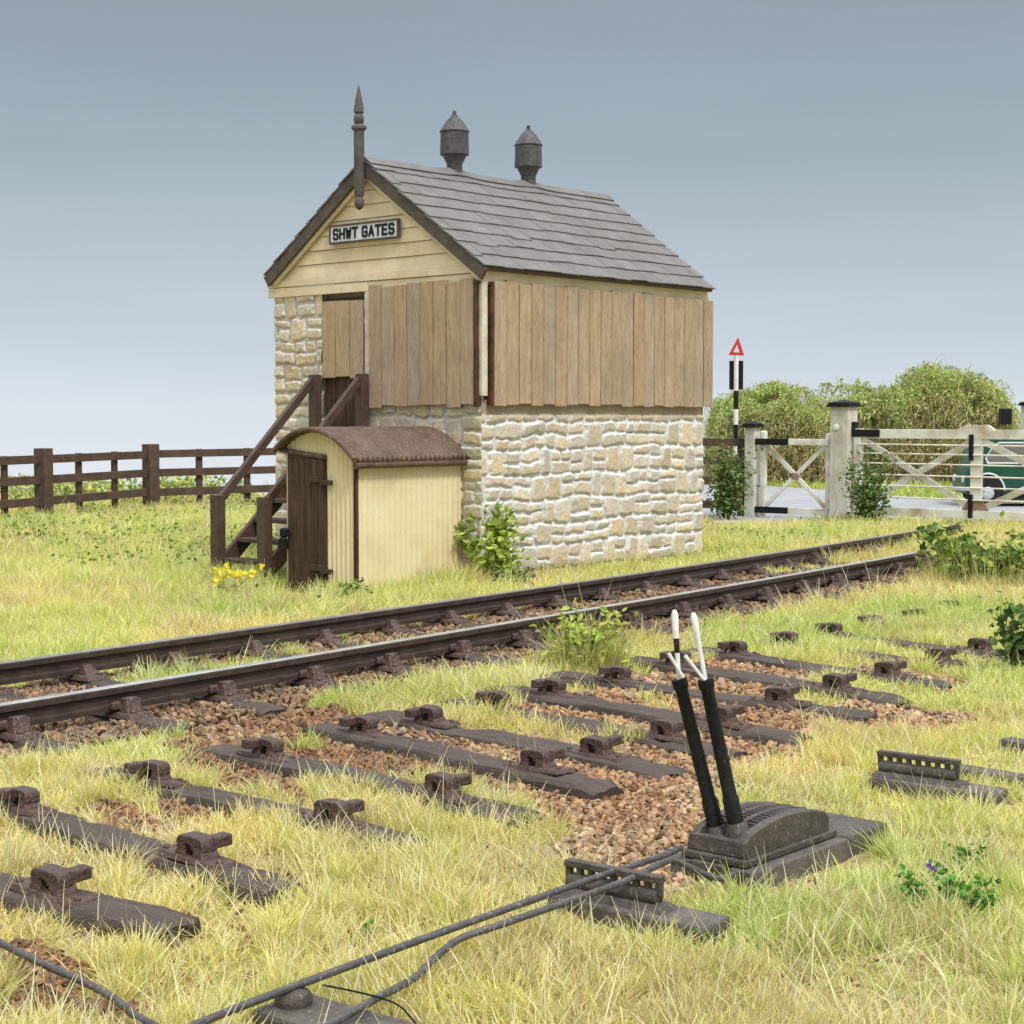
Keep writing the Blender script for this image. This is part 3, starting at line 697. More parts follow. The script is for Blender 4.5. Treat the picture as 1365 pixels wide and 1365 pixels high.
# door
dr = MB(); dr.box(.015, .05, 1.69, 2.36, 1.38, 2.99)
for k in range(4): dr.box(.005, .015, 1.70 + k * .165, 1.70 + k * .165 + .155, 1.40, 2.98)
dr.build('door', M['brown_door'], box)
boards(3, 1.70, 2.362, 2.115, 2.955, lambda a, d, z: (-.035 + d, a, z), rag=.015).build('door_boarding', M['plank'], box, bevel=.003, seg=1)
df = MB(); df.box(-.04, .03, 1.602, 1.668, 1.80, 3.035); df.build('door_frame', M['cream_white'], box, bevel=.004)
# roof
rf = MB(); EY, EZ, RZ = -.155, 3.185, 4.425
def roof_pt(x, q, lift, sgn=1):  # q 0 at eave, 1 at ridge
    if sgn < 0: q = .075 + q * .925
    if x > 3: x = x - (x - 3) / 1.085 * .165 * (1 - q)
    y = EY + (APX - EY) * q; z = EZ + (RZ - EZ) * q
    b = (.028 * math.exp(-((x - 1.3) / .18) ** 2) + .028 * math.exp(-((x - 2.57) / .18) ** 2) + .004 * math.sin(x * 2.1)) * max(0, q - .8) / .2
    sl = math.hypot(APX - EY, RZ - EZ); ny, nz = -(RZ - EZ) / sl, (APX - EY) / sl
    y += ny * lift; z += nz * lift + b
    if sgn < 0: y = 2 * APX - y
    return (x, y, z)
ROWS = 9
for sgn in (1, -1):
    for r in range(ROWS):
        q0 = r / ROWS; q1 = min(1.0, (r + 1.28) / ROWS)
        x = -.125 - (.15 if r % 2 else 0)
        while x < 4.07:
            w = .30 * rnd.uniform(.97, 1.03); a = max(x, -.125 - rnd.uniform(0, .012)); b = min(x + w - .004, 4.085 + rnd.uniform(-.012, .012))
            slip = -.03 if rnd.random() < .035 else 0
            if b - a > .05:
                dq = rnd.uniform(-.006, .004) + slip * .6; l0 = .026 + rnd.uniform(0, .004); l1 = .008 + rnd.uniform(0, .003); sk = rnd.uniform(-.004, .004)
                rf.hexa([roof_pt(a, q0 + dq, l0 - .014, sgn), roof_pt(b, q0 + dq + sk, l0 - .014, sgn), roof_pt(b, q1 + dq * .3, l1 - .014, sgn), roof_pt(a, q1 + dq * .3, l1 - .014, sgn),
                         roof_pt(a, q0 + dq, l0, sgn), roof_pt(b, q0 + dq + sk, l0, sgn), roof_pt(b, q1 + dq * .3, l1, sgn), roof_pt(a, q1 + dq * .3, l1, sgn)])
            x += w
roof = rf.build('roof', M['slate'], box)
dk = MB()
for sgn in (1, -1):
    dk.hexa([roof_pt(-.10, .01, -.05, sgn), roof_pt(4.06, .01, -.05, sgn), roof_pt(4.06, 1, -.05, sgn), roof_pt(-.10, 1, -.05, sgn), roof_pt(-.10, .01, -.008, sgn), roof_pt(4.06, .01, -.008, sgn), roof_pt(4.06, 1, -.008, sgn), roof_pt(-.10, 1, -.008, sgn)])
dk.build('roof_deck', M['bargeboard'], roof)
rc = MB(); nseg = 28
for sgn in (1, -1):
    for i in range(nseg):
        x0 = -.12 + 4.2 * i / nseg; x1 = -.12 + 4.2 * (i + 1) / nseg
        rc.hexa([roof_pt(x0, .94, .026, sgn), roof_pt(x1, .94, .026, sgn), roof_pt(x1, 1.004, .026, sgn), roof_pt(x0, 1.004, .026, sgn), roof_pt(x0, .94, .036, sgn), roof_pt(x1, .94, .036, sgn), roof_pt(x1, 1.004, .036, sgn), roof_pt(x0, 1.004, .036, sgn)])
rc.build('ridge_capping', M['slate'], roof)
for sgn in (1, -1):
    bb = MB()
    p = lambda x, q, l: roof_pt(x, q, l, sgn)
    bb.hexa([p(-.118, -.012, -.13), p(-.085, -.012, -.13), p(-.085, .985, -.13), p(-.118, .985, -.13), p(-.118, -.012, -.002), p(-.085, -.012, -.002), p(-.085, .985, -.002), p(-.118, .985, -.002)])
    bb.build('bargeboard', M['bargeboard'], box, bevel=.004)
    ml = MB(); ml.hexa([p(-.082, .02, -.17), p(-.05, .02, -.17), p(-.05, .96, -.17), p(-.082, .96, -.17), p(-.082, .02, -.12), p(-.05, .02, -.12), p(-.05, .96, -.12), p(-.082, .96, -.12)])
    ml.build('gable_moulding', M['cream'], box)
# finial
fi = MB(); fx, fy = -.175, 1.60
fi.lathe([(.004, 3.885), (.035, 3.905), (.054, 3.945), (.054, 3.985), (.038, 4.02), (.050, 4.045), (.056, 4.06), (.056, 4.72), (.062, 4.725), (.083, 4.74), (.083, 4.762), (.06, 4.785), (.04, 4.79), (.052, 4.81), (.056, 4.845), (.050, 4.88), (.036, 4.895), (.055, 4.915), (.052, 4.96), (.030, 5.08), (.004, 5.195)], (fx, fy, 0), 20)
fi.build('finial', M['finial'], box, smooth=True)
# roof vents: lantern on a flared neck
for x, zt in ((1.30, 5.115), (2.57, 5.105)):
    v = MB(); b = 4.42
    v.lathe([(.088, b), (.088, b + .11), (.135, b + .205), (.135, b + .22), (.10, b + .22)], (x, APX, 0), 20)
    v.lathe([(.150, b + .215), (.165, b + .215), (.158, b + .46), (.165, b + .465), (.17, b + .475), (.10, b + .585), (.04, b + .65), (.034, b + .655), (.034, b + .66), (.022, b + .665), (.022, b + .70), (.004, b + .715)], (x, APX, 0), 20)
    v.build('roof_vent', M['iron'], box, smooth=True)
# nameplate
npl = MB(); npl.box(-.085, -.045, 1.105, 2.165, 3.57, 3.765)
plate = npl.build('nameplate', M['plate_white'], box, bevel=.003)
nb = MB(); o_ = [(1.100, 3.565), (2.170, 3.565), (2.170, 3.770), (1.100, 3.770)]; i_ = [(1.120, 3.585), (2.150, 3.585), (2.150, 3.750), (1.120, 3.750)]
nb.ring(o_, i_, lambda a, b, t: (t, a, b), -.094, -.055); nb.build('plate_border', M['bargeboard'], plate)
GLY = {'S': [[(1, .84), (.82, 1), (.18, 1), (0, .84), (0, .62), (.18, .52), (.82, .48), (1, .38), (1, .16), (.82, 0), (.18, 0), (0, .16)]],
 'H': [[(0, 0), (0, 1)], [(1, 0), (1, 1)], [(0, .5), (1, .5)]], 'W': [[(0, 1), (.22, 0), (.5, .75), (.78, 0), (1, 1)]], 'T': [[(-.05, 1), (1.05, 1)], [(.5, 1), (.5, 0)]],
 'G': [[(1, .82), (.82, 1), (.18, 1), (0, .84), (0, .16), (.18, 0), (.82, 0), (1, .16), (1, .46), (.55, .46)]], 'A': [[(0, 0), (.5, 1), (1, 0)], [(.2, .3), (.8, .3)]],
 'E': [[(1, 1), (0, 1), (0, 0), (1, 0)], [(0, .5), (.85, .5)]]}
lts = [MB(), MB()]; cur = 0; lt = lts[0]; TXT = 'SHWT GATES'; CW, CHH, GAP, TW = .066, .100, .036, .0255; lay = 0
total = sum(.05 if c == ' ' else CW + GAP for c in TXT) - GAP
for ch_ in TXT:
    if ch_ == ' ': cur += .05; lt = lts[1]; continue
    for st_ in GLY[ch_]:
        for (p, q) in zip(st_[:-1], st_[1:]):
            a = Vector((0, -(cur + p[0] * CW - total / 2), p[1] * CHH)); b = Vector((0, -(cur + q[0] * CW - total / 2), q[1] * CHH)); d = (b - a).normalized()
            lay += 1; off = Vector((-.0875 - .00005 * lay, 1.636, 3.618)); lt.beam(a - d * TW * .42 + off, b + d * TW * .42 + off, .004, TW, up=Vector((-1, 0, 0)).cross(d))
    cur += CW + GAP
for lt in lts: lt.build('lettering', M['black'], plate)

# ------------------------------------------------------------------ staircase
st = empty('wooden_staircase', (*bw(0, 2.0), 0), HX, 'dark brown wooden steps with handrails up to the signal box door', 'staircase')
def sl(x, y, z): return (x, y - 2.0, z)
for y in (1.62, 2.37):
    for nm, x, z0, z1, w in (('post', -.13, 1.30 - .35, 2.15, .105), ('post', -1.50, -.05, .872, .115)):
        p = MB(); p.box(x - w / 2, x + w / 2, y - 2 - w / 2, y - 2 + w / 2, z0, z1); p.build('post', M['brown'], st, bevel=.006)
    h = MB(); h.beam(sl(-.17, y, 2.085), sl(-1.452, y, .835), .058, .085); h.build('handrail', M['brown'], st, bevel=.006)
    s = MB(); s.beam(sl(-.10, y, 1.33), sl(-1.56, y, .02), .05, .17); s.build('stringer', M['brown'], st, bevel=.004)
for k in range(6):
    x = -1.40 + k * .222; z = .19 + k * .20
    t = MB(); t.box(x - .10, x + .12, 1.65 - 2, 2.34 - 2, z - .022, z + .022); t.build('tread', M['brown'], st, bevel=.005)
ld = MB(); ld.box(-.22, -.04, 1.58 - 2, 2.42 - 2, 1.35, 1.395); ld.build('landing', M['brown'], st, bevel=.005)
kp = MB(); kp.box(-.1, -.05, 2.30 - 2, 2.42 - 2, -.1, 1.35); kp.build('support_post', M['brown'], st, bevel=.005)

# ------------------------------------------------------------------ lamp hut
hut = empty('lamp_hut', (*bw(-.76, .76), 0), HX, 'small cream corrugated iron hut with brown door and curved roof', 'hut')
def hl(x, y, z): return (x + .76, y - .76, z)
HX0, HX1, HY0, HY1 = -1.51, -.03, .262, 1.262
def arch(y, base=0.0):
    t = (y - .74) / .58
    return 1.575 + base - .245 * abs(t) ** 2.1 + .075 * (y - .74)
def corr(y, amp=.008, pitch=.066): return amp * math.sin(2 * math.pi * y / pitch)
def corr_front():
    mb = MB(); n = 150; ys = [HY0 + (HY1 - HY0) * i / n for i in range(n + 1)]
    nz = 6
    vs = []; fs = []
    for y in ys:
        top = arch(y, -.03)
        for j in range(nz + 1): vs.append(hl(HX0 + corr(y), y, -.16 + (top + .16) * j / nz))
    for i in range(n):
        for j in range(nz):
            a = i * (nz + 1) + j; ym = (ys[i] + ys[i + 1]) / 2
            fs.append((a, a + nz + 1, a + nz + 2, a + 1))
    return mb.add(vs, fs)
def corr_side(y0, out):
    mb = MB(); n = 170; vs = []; fs = []
    for i in range(n + 1):
        x = HX0 + (HX1 - HX0) * i / n
        for z in (-.16, .5, 1.36): vs.append(hl(x, y0 + out * corr(x, .0042, .075), z))
    for i in range(n):
        for j in range(2): a = i * 3 + j; fs.append((a, a + 3, a + 4, a + 1))
    return mb.add(vs, fs)
M['corr'] = mottled('cream_corrugated_iron', (.74, .62, .36), (.80, .69, .45), .65, 3, stretch=(1, 1, .35), dirt=(.45, .30, .10), dirt_scale=1.8, dirt_amt=.45, speck=(.5, .36, .15), speck_amt=.4, speck_scale=30, bump=.12)
fr = corr_front(); fr.build('front_wall', M['corr'], hut, smooth=True)
sd = corr_side(HY0, 1); sd.build('side_wall', M['corr'], hut, smooth=True)
sd = corr_side(HY1, -1); sd.build('side_wall', M['corr'], hut, smooth=True)
ic = MB(); ic.box(HX0 + .76 + .02, HX1 + .76, HY0 - .76 + .02, HY1 - .76 - .02, -.16, 1.30); ic.build('lining', M['brown_door'], hut)
# curved corrugated roof
def hroof():
    mb = MB(); n = 36; m = 170; vs = []; fs = []
    for i in range(n + 1):
        y = .165 + (1.325 - .165) * i / n
        for j in range(m + 1):
            x = HX0 - .10 + (HX1 + .06 - HX0 + .10) * j / m
            vs.append(hl(x, y, arch(y, .0) + .014 * math.sin(2 * math.pi * x / .066)))
    k = len(vs)
    vs += [(x, y, z - .028) for x, y, z in vs]
    for i in range(n):
        for j in range(m):
            a = i * (m + 1) + j; q = (a, a + 1, a + m + 2, a + m + 1); fs.append(q); fs.append(tuple(k + e for e in reversed(q)))
    for i in range(n):
        for j in (0, m): a = i * (m + 1) + j; fs.append((a, a + m + 1, k + a + m + 1, k + a))
    for j in range(m):
        for i in (0, n): a = i * (m + 1) + j; fs.append((a, a + 1, k + a + 1, k + a))
    return mb.add(vs, fs)
M['hutroof'] = mottled('brown_corrugated_roof', (.070, .041, .027), (.135, .082, .054), .55, 5, speck=(.4, .34, .28), speck_amt=.35, speck_scale=30, bump=.15, dirt=(.14, .10, .085), dirt_scale=2.5, dirt_amt=.5, spec=.4)
hroof().build('roof', M['hutroof'], hut, smooth=True)
ev = MB(); n = 24
for i in range(n):   # rolled edge over the front
    pass
ev.tube([hl(HX0 - .105, .165 + 1.16 * i / n, arch(.165 + 1.16 * i / n, -.012)) for i in range(n + 1)], .026, 8); ev.build('roof_edge', M['hutroof'], hut, smooth=True)
gu = MB(); gu.tube([hl(HX0 - .07, .190, 1.222), hl(HX1 + .05, .190, 1.222)], .034, 10); gu.build('gutter', M['hutroof'], hut, smooth=True)
ct = MB(); ct.box(HX0 - .014 + .76, HX0 + .03 + .76, HY0 - .012 - .76, HY0 + .006 - .76, -.16, 1.285); ct.box(HX0 - .014 + .76, HX0 - .004 + .76, HY0 - .012 - .76, HY0 + .012 - .76, -.16, 1.285); ct.build('corner_trim', M['brown_door'], hut)
# hut door with lintel, strap hinges and padlock
hd = MB(); hx = HX0 + .76
hd.hexa([hl(HX0 - .03, .672, -.11), hl(HX0 + .02, .672, -.11), hl(HX0 + .02, 1.21, -.09), hl(HX0 - .03, 1.21, -.09), hl(HX0 - .03, .672, 1.275), hl(HX0 + .02, .672, 1.275), hl(HX0 + .02, 1.21, 1.315), hl(HX0 - .03, 1.21, 1.315)])
for k in range(6):
    y = .68 + k * .088; hd.hexa([hl(HX0 - .042, y, -.10), hl(HX0 - .03, y, -.10), hl(HX0 - .03, y + .080, -.10), hl(HX0 - .042, y + .080, -.10), hl(HX0 - .042, y, 1.268), hl(HX0 - .03, y, 1.268), hl(HX0 - .03, y + .080, 1.275), hl(HX0 - .042, y + .080, 1.275)])
hdoor = hd.build('door', M['brown_door'], hut)
li = MB(); li.tube([hl(HX0 - .03, .66, 1.295), hl(HX0 - .03, 1.275, 1.352)], .027, 8); li.build('lintel', M['hutroof'], hut, smooth=True)
sl_ = MB(); sl_.box(hx - .06, hx - .01, .66 - .76, 1.22 - .76, -.135, -.105); sl_.build('door_sill', M['hutroof'], hut)
for z in (1.075, .205):
    h = MB(); h.box(hx - .062, hx - .040, .70 - .76, .86 - .76, z - .03, z + .03); h.box(hx - .056, hx - .02, .56 - .76, .70 - .76, z - .055, z - .005); h.lathe([(.018, z - .06), (.018, z + .03)], (hx - .05, .685 - .76, 0), 8)
    h.build('hinge', M['brown_door'], hdoor, bevel=.004)
pk = MB(); pk.tube([hl(HX0 - .065, 1.245 + .03 * math.cos(a), .46 + .035 * math.sin(a)) for a in np.linspace(-.3, 3.44, 9)], .012, 6)
pk.box(hx - .09, hx - .045, 1.19 - .76, 1.30 - .76, .37, .47); pk.box(hx - .06, hx - .03, 1.15 - .76, 1.27 - .76, .50, .535); pk.lathe([(.02, .49), (.045, .5), (.045, .57), (.02, .58)], (hx - .07, 1.225 - .76, 0), 10)
pk.build('padlock', M['black'], hdoor, bevel=.01)
slab = MB(); slab.box(-.24, .24, -.27, .27, -.10, .0)
slo = slab.build('door_slab', M['concrete'], bevel=.01); slo.location = (*bw(-1.74, .95), -.115); slo.rotation_euler = (0, 0, HX); tag(slo, 'dark slab lying in the grass before the hut door', 'paving slab')

# ------------------------------------------------------------------ running line
def rail_mesh(off, y0, y1, name, topmat, label):
    pts = line_pts(off, y0, y1, 46); prof = [(-.035, .09), (.035, .09), (.035, .118), (.012, .130), (.012, .172), (.035, .184), (.035, .214), (.029, .22), (-.029, .22), (-.035, .214), (-.035, .184), (-.012, .172), (-.012, .130), (-.035, .118)]
    base = pts[0]; root = empty(name, base, 0, label, 'rail', 'rails of the running line')
    def sweep(pf, closed=True):
        mb = MB(); n = len(pf); vs = []; fs = []
        for i, p in enumerate(pts):
            d = (pts[min(i + 1, len(pts) - 1)] - pts[max(i - 1, 0)]).normalized(); r = Vector((d.y, -d.x, 0))
            for a, z in pf: q = p - base + r * a; vs.append((q.x, q.y, z))
        for i in range(len(pts) - 1):
            for j in range(n): fs.append((i * n + j, i * n + (j + 1) % n, (i + 1) * n + (j + 1) % n, (i + 1) * n + j))
        fs.append(tuple(range(n - 1, -1, -1))); fs.append(tuple((len(pts) - 1) * n + j for j in range(n)))
        return mb.add(vs, fs)
    sweep(prof).build('rail_body', M['rail'], root, smooth=True)
    sweep([(-.030, .2195), (.030, .2195), (.027, .2235), (-.027, .2235)]).build('running_surface', topmat, root)
    return root
rail_mesh(0, 5.5, 19.9, 'running_rail', M['railtop'], 'near rail of the running line with a bright worn top')
rail_mesh(GAUGE, 6.2, 22.4, 'running_rail', M['railtop_dull'], 'far rail of the running line, duller, beside hut and stone wall')

def chair_mb(loaded, s):
    pl = .19 if loaded else .27
    """cast chair; s = +1: outer side towards +x"""
    m = MB()
    m.hexa([(-pl, -.095, -.01), (pl, -.095, -.01), (pl, .095, -.01), (-pl, .095, -.01), (-pl + .02, -.075, .024), (pl - .02, -.075, .024), (pl - .02, .075, .024), (-pl + .02, .075, .024)])
    def jaw(x0, x1, x2, x3, h, w0, w1):
        m.hexa([(x0, -w0, .02), (x1, -w0, .02), (x1, w0, .02), (x0, w0, .02), (x2, -w1, h), (x3, -w1, h), (x3, w1, h), (x2, w1, h)])
    if loaded:
        jaw(s * .052, s * .135, s * .062, s * .105, .105, .06, .045); jaw(-s * .13, -s * .040, -s * .075, -s * .040, .085, .055, .035)
    else:
        jaw(s * .035, s * .125, s * .035, s * .095, .098, .065, .052); jaw(-s * .120, -s * .035, -s * .092, -s * .035, .092, .062, .050)
        m.prism([(.112 * math.copysign(abs(math.cos(t)) ** .45, math.cos(t)) * s, .055 + .085 * abs(math.sin(t)) ** .5) for t in np.linspace(0, math.pi, 14)] + [(.036 * math.cos(t) * s - .02 * s, .055 + .034 * math.sin(t)) for t in np.linspace(math.pi, 0, 8)], lambda a, b_, t: (a, t, b_), -.056, .056)
    for x in (-pl + .045, pl - .045): m.lathe([(.022, .02), (.022, .036), (.012, .042)], (x, -.03 * s, 0), 8)
    return m
def key_mb(loaded, s):
    k = MB()
    if loaded: k.box(s * .036, s * .064, -.105, .105, .035, .085)
    else: k.box(s * .035, s * .115, .03, .165, .066, .136)
    return k
def worn_timber(half, hw, top, seed, rough=.010):
    r = random.Random(seed); mb = MB(); nx = 30; prof = [(-hw, -.10), (-hw, top - .028), (-hw + .016, top - .004), (-hw * .5, top), (0, top + .001), (hw * .5, top), (hw - .016, top - .004), (hw, top - .028), (hw, -.10)]
    vs = []; fs = []; n = len(prof); ph = [r.uniform(0, 6) for _ in range(4)]; sag = [r.uniform(-1, 1) for _ in range(n)]
    chips_ = [(r.uniform(-half, half), r.choice((0, 1)), r.uniform(.05, .16)) for _ in range(5)]
    for i in range(nx + 1):
        x = -half + 2 * half * i / nx; e = max(0, abs(x) / half - .9) / .1
        for j, (y, z) in enumerate(prof):
            k = sum(max(0, 1 - abs(x - cx_) / w_) for cx_, sd_, w_ in chips_ if (y > 0) == bool(sd_))
            yy = y * (1 - .10 * e * r.random()) + rough * .55 * math.sin(x * 5 + ph[0] + j * .4) * (abs(y) > hw * .6) - math.copysign(k * .022, y) * (abs(y) > hw * .6) + r.uniform(-1, 1) * rough * .22
            zz = z - (.012 * k + .022 * e * e * (.4 + r.random())) * (z > 0) + (rough * .45 * math.sin(x * 3.1 + ph[1]) + r.uniform(-1, 1) * rough * .28 - .004 * (abs(sag[j]) > .6)) * (z > -.05)
            vs.append((x + (r.uniform(-.022, .022) if i in (0, nx) else 0), yy, zz))
    for i in range(nx):
        for j in range(n - 1): a = i * n + j; fs.append((a, a + 1, a + n + 1, a + n))
    fs.append(tuple(range(n))); fs.append(tuple(nx * n + j for j in range(n - 1, -1, -1)))
    return mb.add(vs, fs)
def make_sleeper(name, loaded, half, gaugehalf, hw=.115, top=.07, cs=1.0):
    root = empty(name, (0, 0, 0))
    tb = worn_timber(half, hw, top, 5, .006 if loaded else .012).build('timber', M['sleeper'], root, smooth=True)
    for s in (-1, 1):
        c = chair_mb(loaded, s).build('rail_chair', M['chair'], root, bevel=.012, loc=(s * gaugehalf, 0, top - .002 if not loaded else .066)); c.scale = (cs * 1.1, cs, cs)
        if not loaded and s < 0:
            k = MB(); k.box(-.115, -.035, -.165, -.03, .066, .136)
        else: k = key_mb(loaded, s)
        k.build('key', M['chair'], c, bevel=.012)
    return root
RUN_LABELS = ['dark sleeper under the running line, cut by the left edge of the photo', 'sleeper under the running line, second in from the left edge of the photo',
 'sleeper under the running line just right of the pale grass tuft at far left', 'running line sleeper left of the track tuft below the yellow flowers', 'running line sleeper directly below the hut door slab',
 'running line sleeper below the front corner of the cream hut', 'running line sleeper below the middle of the cream hut side', 'running line sleeper below the right end of the cream hut',
 'running line sleeper below the leafy bush beside the hut', 'running line sleeper just left of the leafy tuft beside the track', 'running line sleeper hidden partly behind the leafy tuft', 'running line sleeper just right of the leafy tuft beside the track',
 'running line sleeper showing behind the two white lever handles', 'running line sleeper just right of the white lever handles', 'running line sleeper with long grey end below the stone wall corner', 'running line sleeper just past the right corner of the stone wall',
 'running line sleeper in front of the ivy beside the wicket gate', 'running line sleeper in front of the wicket gate', 'running line sleeper half buried in grass below the tall gatepost', 'last running line sleeper showing, buried in grass below the field gate', 'running line sleeper at the overgrown end of the rails']
proto_run = None; y = 8.02; i = 0
while y < 19.8 and i < len(RUN_LABELS):
    t = near_t(y); nrm = Vector((-t.y, t.x, 0)); c = Vector((near_x(y), y, 0)) + nrm * GAUGE / 2
    if proto_run is None: proto_run = make_sleeper('track_sleeper', True, 1.10, GAUGE / 2, .10, .06, .95); o = proto_run
    else: o = copy_tree(proto_run)
    o.location = (c.x, c.y, rnd.uniform(-.004, .001)); o.rotation_euler = (0, 0, math.atan2(-nrm.y, -nrm.x) + rnd.uniform(-.02, .02))
    tag(o, RUN_LABELS[i], 'sleeper', 'sleepers under the running line'); i += 1
    y += .565 + .008 * (y - 8)

OLD_LABELS = ['railless old sleeper at the bottom left corner, nearest the curved rod', 'railless old sleeper at the left edge with a broad dark bare middle', 'old sleeper in grass at left, third from the bottom left corner',
 'old sleeper with its left end on bare brown ballast at left', 'old sleeper whose thick right end juts onto the big bare ballast patch', 'old sleeper just behind the one jutting onto the ballast, right end sunk in stones',
 'old sleeper half under grass with right end left of the black levers', 'old sleeper running behind the black levers with squared end to their right', 'old sleeper starting at the foot of the leafy tuft by the track', 'old sleeper directly behind the white lever forks',
 'old sleeper right of the white levers with brown stones behind it', 'old sleeper with upright empty chair deep in yellow grass, right of the levers', 'old sleeper mostly overgrown, right end near the ivy sprig at the right edge',
 'old sleeper nearly buried, its arched chair standing out of grass', 'buried old sleeper with one small arched chair showing in grass', 'farthest old sleeper, chair peeping out under the green weeds']
proto_old = None
SINK = [-.012, -.010, .0, -.006, -.014, .006, .010, -.010, .0, -.008, .006, .012, .012, .036, .045, .045]
for (a, b), lab, sink in zip(SLEEPERS, OLD_LABELS, SINK):
    c, rz, g = sleeper_frame(a, b)
    if proto_old is None: proto_old = make_sleeper('old_sleeper', False, 1.15, .62, .112, .05, .64); o = proto_old
    else: o = copy_tree(proto_old)
    for ch in o.children:
        if ch.name.startswith('timber') and o is not proto_old:
            q = worn_timber(1.15 + rnd.uniform(-.06, .03), .112, .05, rnd.randint(0, 9999), .012); me = bpy.data.meshes.new('timber'); me.from_pydata(q.v, [], q.f); me.update(); me.materials.append(M['sleeper'])
            for p_ in me.polygons: p_.use_smooth = True
            me.set_sharp_from_angle(angle=math.radians(40)); ch.data = me
        if ch.name.startswith('rail_chair'): ch.rotation_euler = (rnd.uniform(-.05, .05), rnd.uniform(-.05, .05), rnd.uniform(-.09, .09))
    o.location = (c.x, c.y, -sink); o.rotation_euler = (rnd.uniform(-.05, .05), rnd.uniform(-.012, .012), rz + rnd.uniform(-.015, .015))
    for ch in o.children:
        if ch.name.startswith('rail_chair'): ch.location.x = math.copysign(g / 2, ch.location.x)
    tag(o, lab, 'sleeper', 'old sleepers left after the rails were lifted')

# ------------------------------------------------------------------ lever frame
lv = empty('lever_frame', LF, math.atan2(LA.y, LA.x), 'cast iron ground frame with two black white topped levers', 'lever frame')
# local x runs along the casting (away right), local y to the left
def arch_z(x): return .172 + .042 * math.sin(math.pi * min(max((x + .02) / .60, 0), 1))
for y0 in (0.0, .20):
    w = MB(); xs = np.linspace(0, .57, 16)
    poly = [(0, .11), (.57, .11)] + [(x, arch_z(x) + (.01 if .03 < x < .55 else -.01)) for x in xs[::-1]]
    w.prism(poly, lambda a, b, t: (a, t, b), y0 - (.012 if y0 == 0 else 0), y0 + .03)
    w.build('side_plate', M['castiron'], lv, bevel=.005)
gr = MB()
for k in range(15):
    x = .13 + k * .028; gr.beam((x, .028, arch_z(x) - .002), (x, .202, arch_z(x) - .002), .013, .018)
xs = np.linspace(.10, .55, 12)
for ym in (.085, .145):
    for a, b in zip(xs[:-1], xs[1:]): gr.beam((a, ym, arch_z(a)), (b, ym, arch_z(b)), .018, .02)
gr.build('slotted_quadrant', M['castiron'], lv)
bs = MB(); bs.box(-.03, .60, -.03, .25, .085, .112); bs.box(-.0, .10, .028, .202, .112, .165); bs.hexa([(-.012, -.01, .112), (.012, -.01, .112), (.012, .24, .112), (-.012, .24, .112), (-.004, -.005, .172), (.02, -.005, .172), (.02, .235, .172), (-.004, .235, .172)])
bs.box(.012, .56, .03, .20, .112, .135)
bs.build('base_plate', M['castiron'], lv, bevel=.006)
bx = MB(); bx.box(-.05, .05, .05, .20, -.05, .085); bx.build('crank_box', M['castiron'], lv, bevel=.006)
R = Matrix.Rotation(-math.atan2(LA.y, LA.x), 3, 'Z')
def lw(p): return R @ (Vector(p) - LF)
def at_pix(u, v, D): return lw(RY(u, v, D))
for (base, mid, top, c0, c1) in (((957, 1112), (905, 905), (899, 813), (911, 903), (891, 871)), ((983, 1108), (940, 905), (924, 817), (941, 909), (913, 874))):
    D = 6.12 if base[0] < 970 else 6.06
    b = at_pix(*base, D); m_ = at_pix(*mid, D + .0); t = at_pix(*top, D + .0); d = (m_ - b)
    arm = MB(); arm.tube([b, b + d * .05, b + d * .06, b + d * .22, b + d * .235, b + d * .93, b + d * .945, m_ - d * .0], [.030, .030, .030, .030, .026, .0235, .029, .029], 12)
    ao = arm.build('lever', M['black'], lv, smooth=True)
    hs = (t - m_); h = MB(); h.tube([m_ - hs * .10, m_ + hs * .05, m_ + hs * .5, m_ + hs * .93, t], [.009, .0085, .0095, .0135, .007], 10); hob = h.build('handle', M['white'], ao, smooth=True)
    if base[0] < 970:
        q = MB(); q.tube([m_ + hs * .33, m_ + hs * .40, m_ + hs * .58, m_ + hs * .64], [.0078, .0098, .0108, .008], 10); q.build('worn_patch', M['black'], hob, smooth=True) if False else q.build('worn_patch', M['black'], lv, smooth=True)
    p0 = at_pix(*c0, D - .02); p1 = at_pix(*c1, D - .02)
    ca = MB(); ca.tube([p0, p0.lerp(p1, .4), p1], [.0062, .0055, .0075], 8); ca.build('catch_handle', M['white'], ao, smooth=True)
    sk = MB(); sk.tube([b - d * .03, b + d * .03, b + d * .06], [.05, .042, .034], 12); sk.build('lever_socket', M['castiron'], lv, smooth=True)
for (x0, y0, x1, y1, z1) in ((-.045, -.075, .615, .035, .082), (-.03, .185, .60, .30, .080), (.62, -.07, .775, .46, .086), (.785, -.055, .945, .465, .080)):
    t = MB(); t.box(x0, x1, y0, y1, -.08, z1); t.build('timber', M['timber'], lv, bevel=.008)

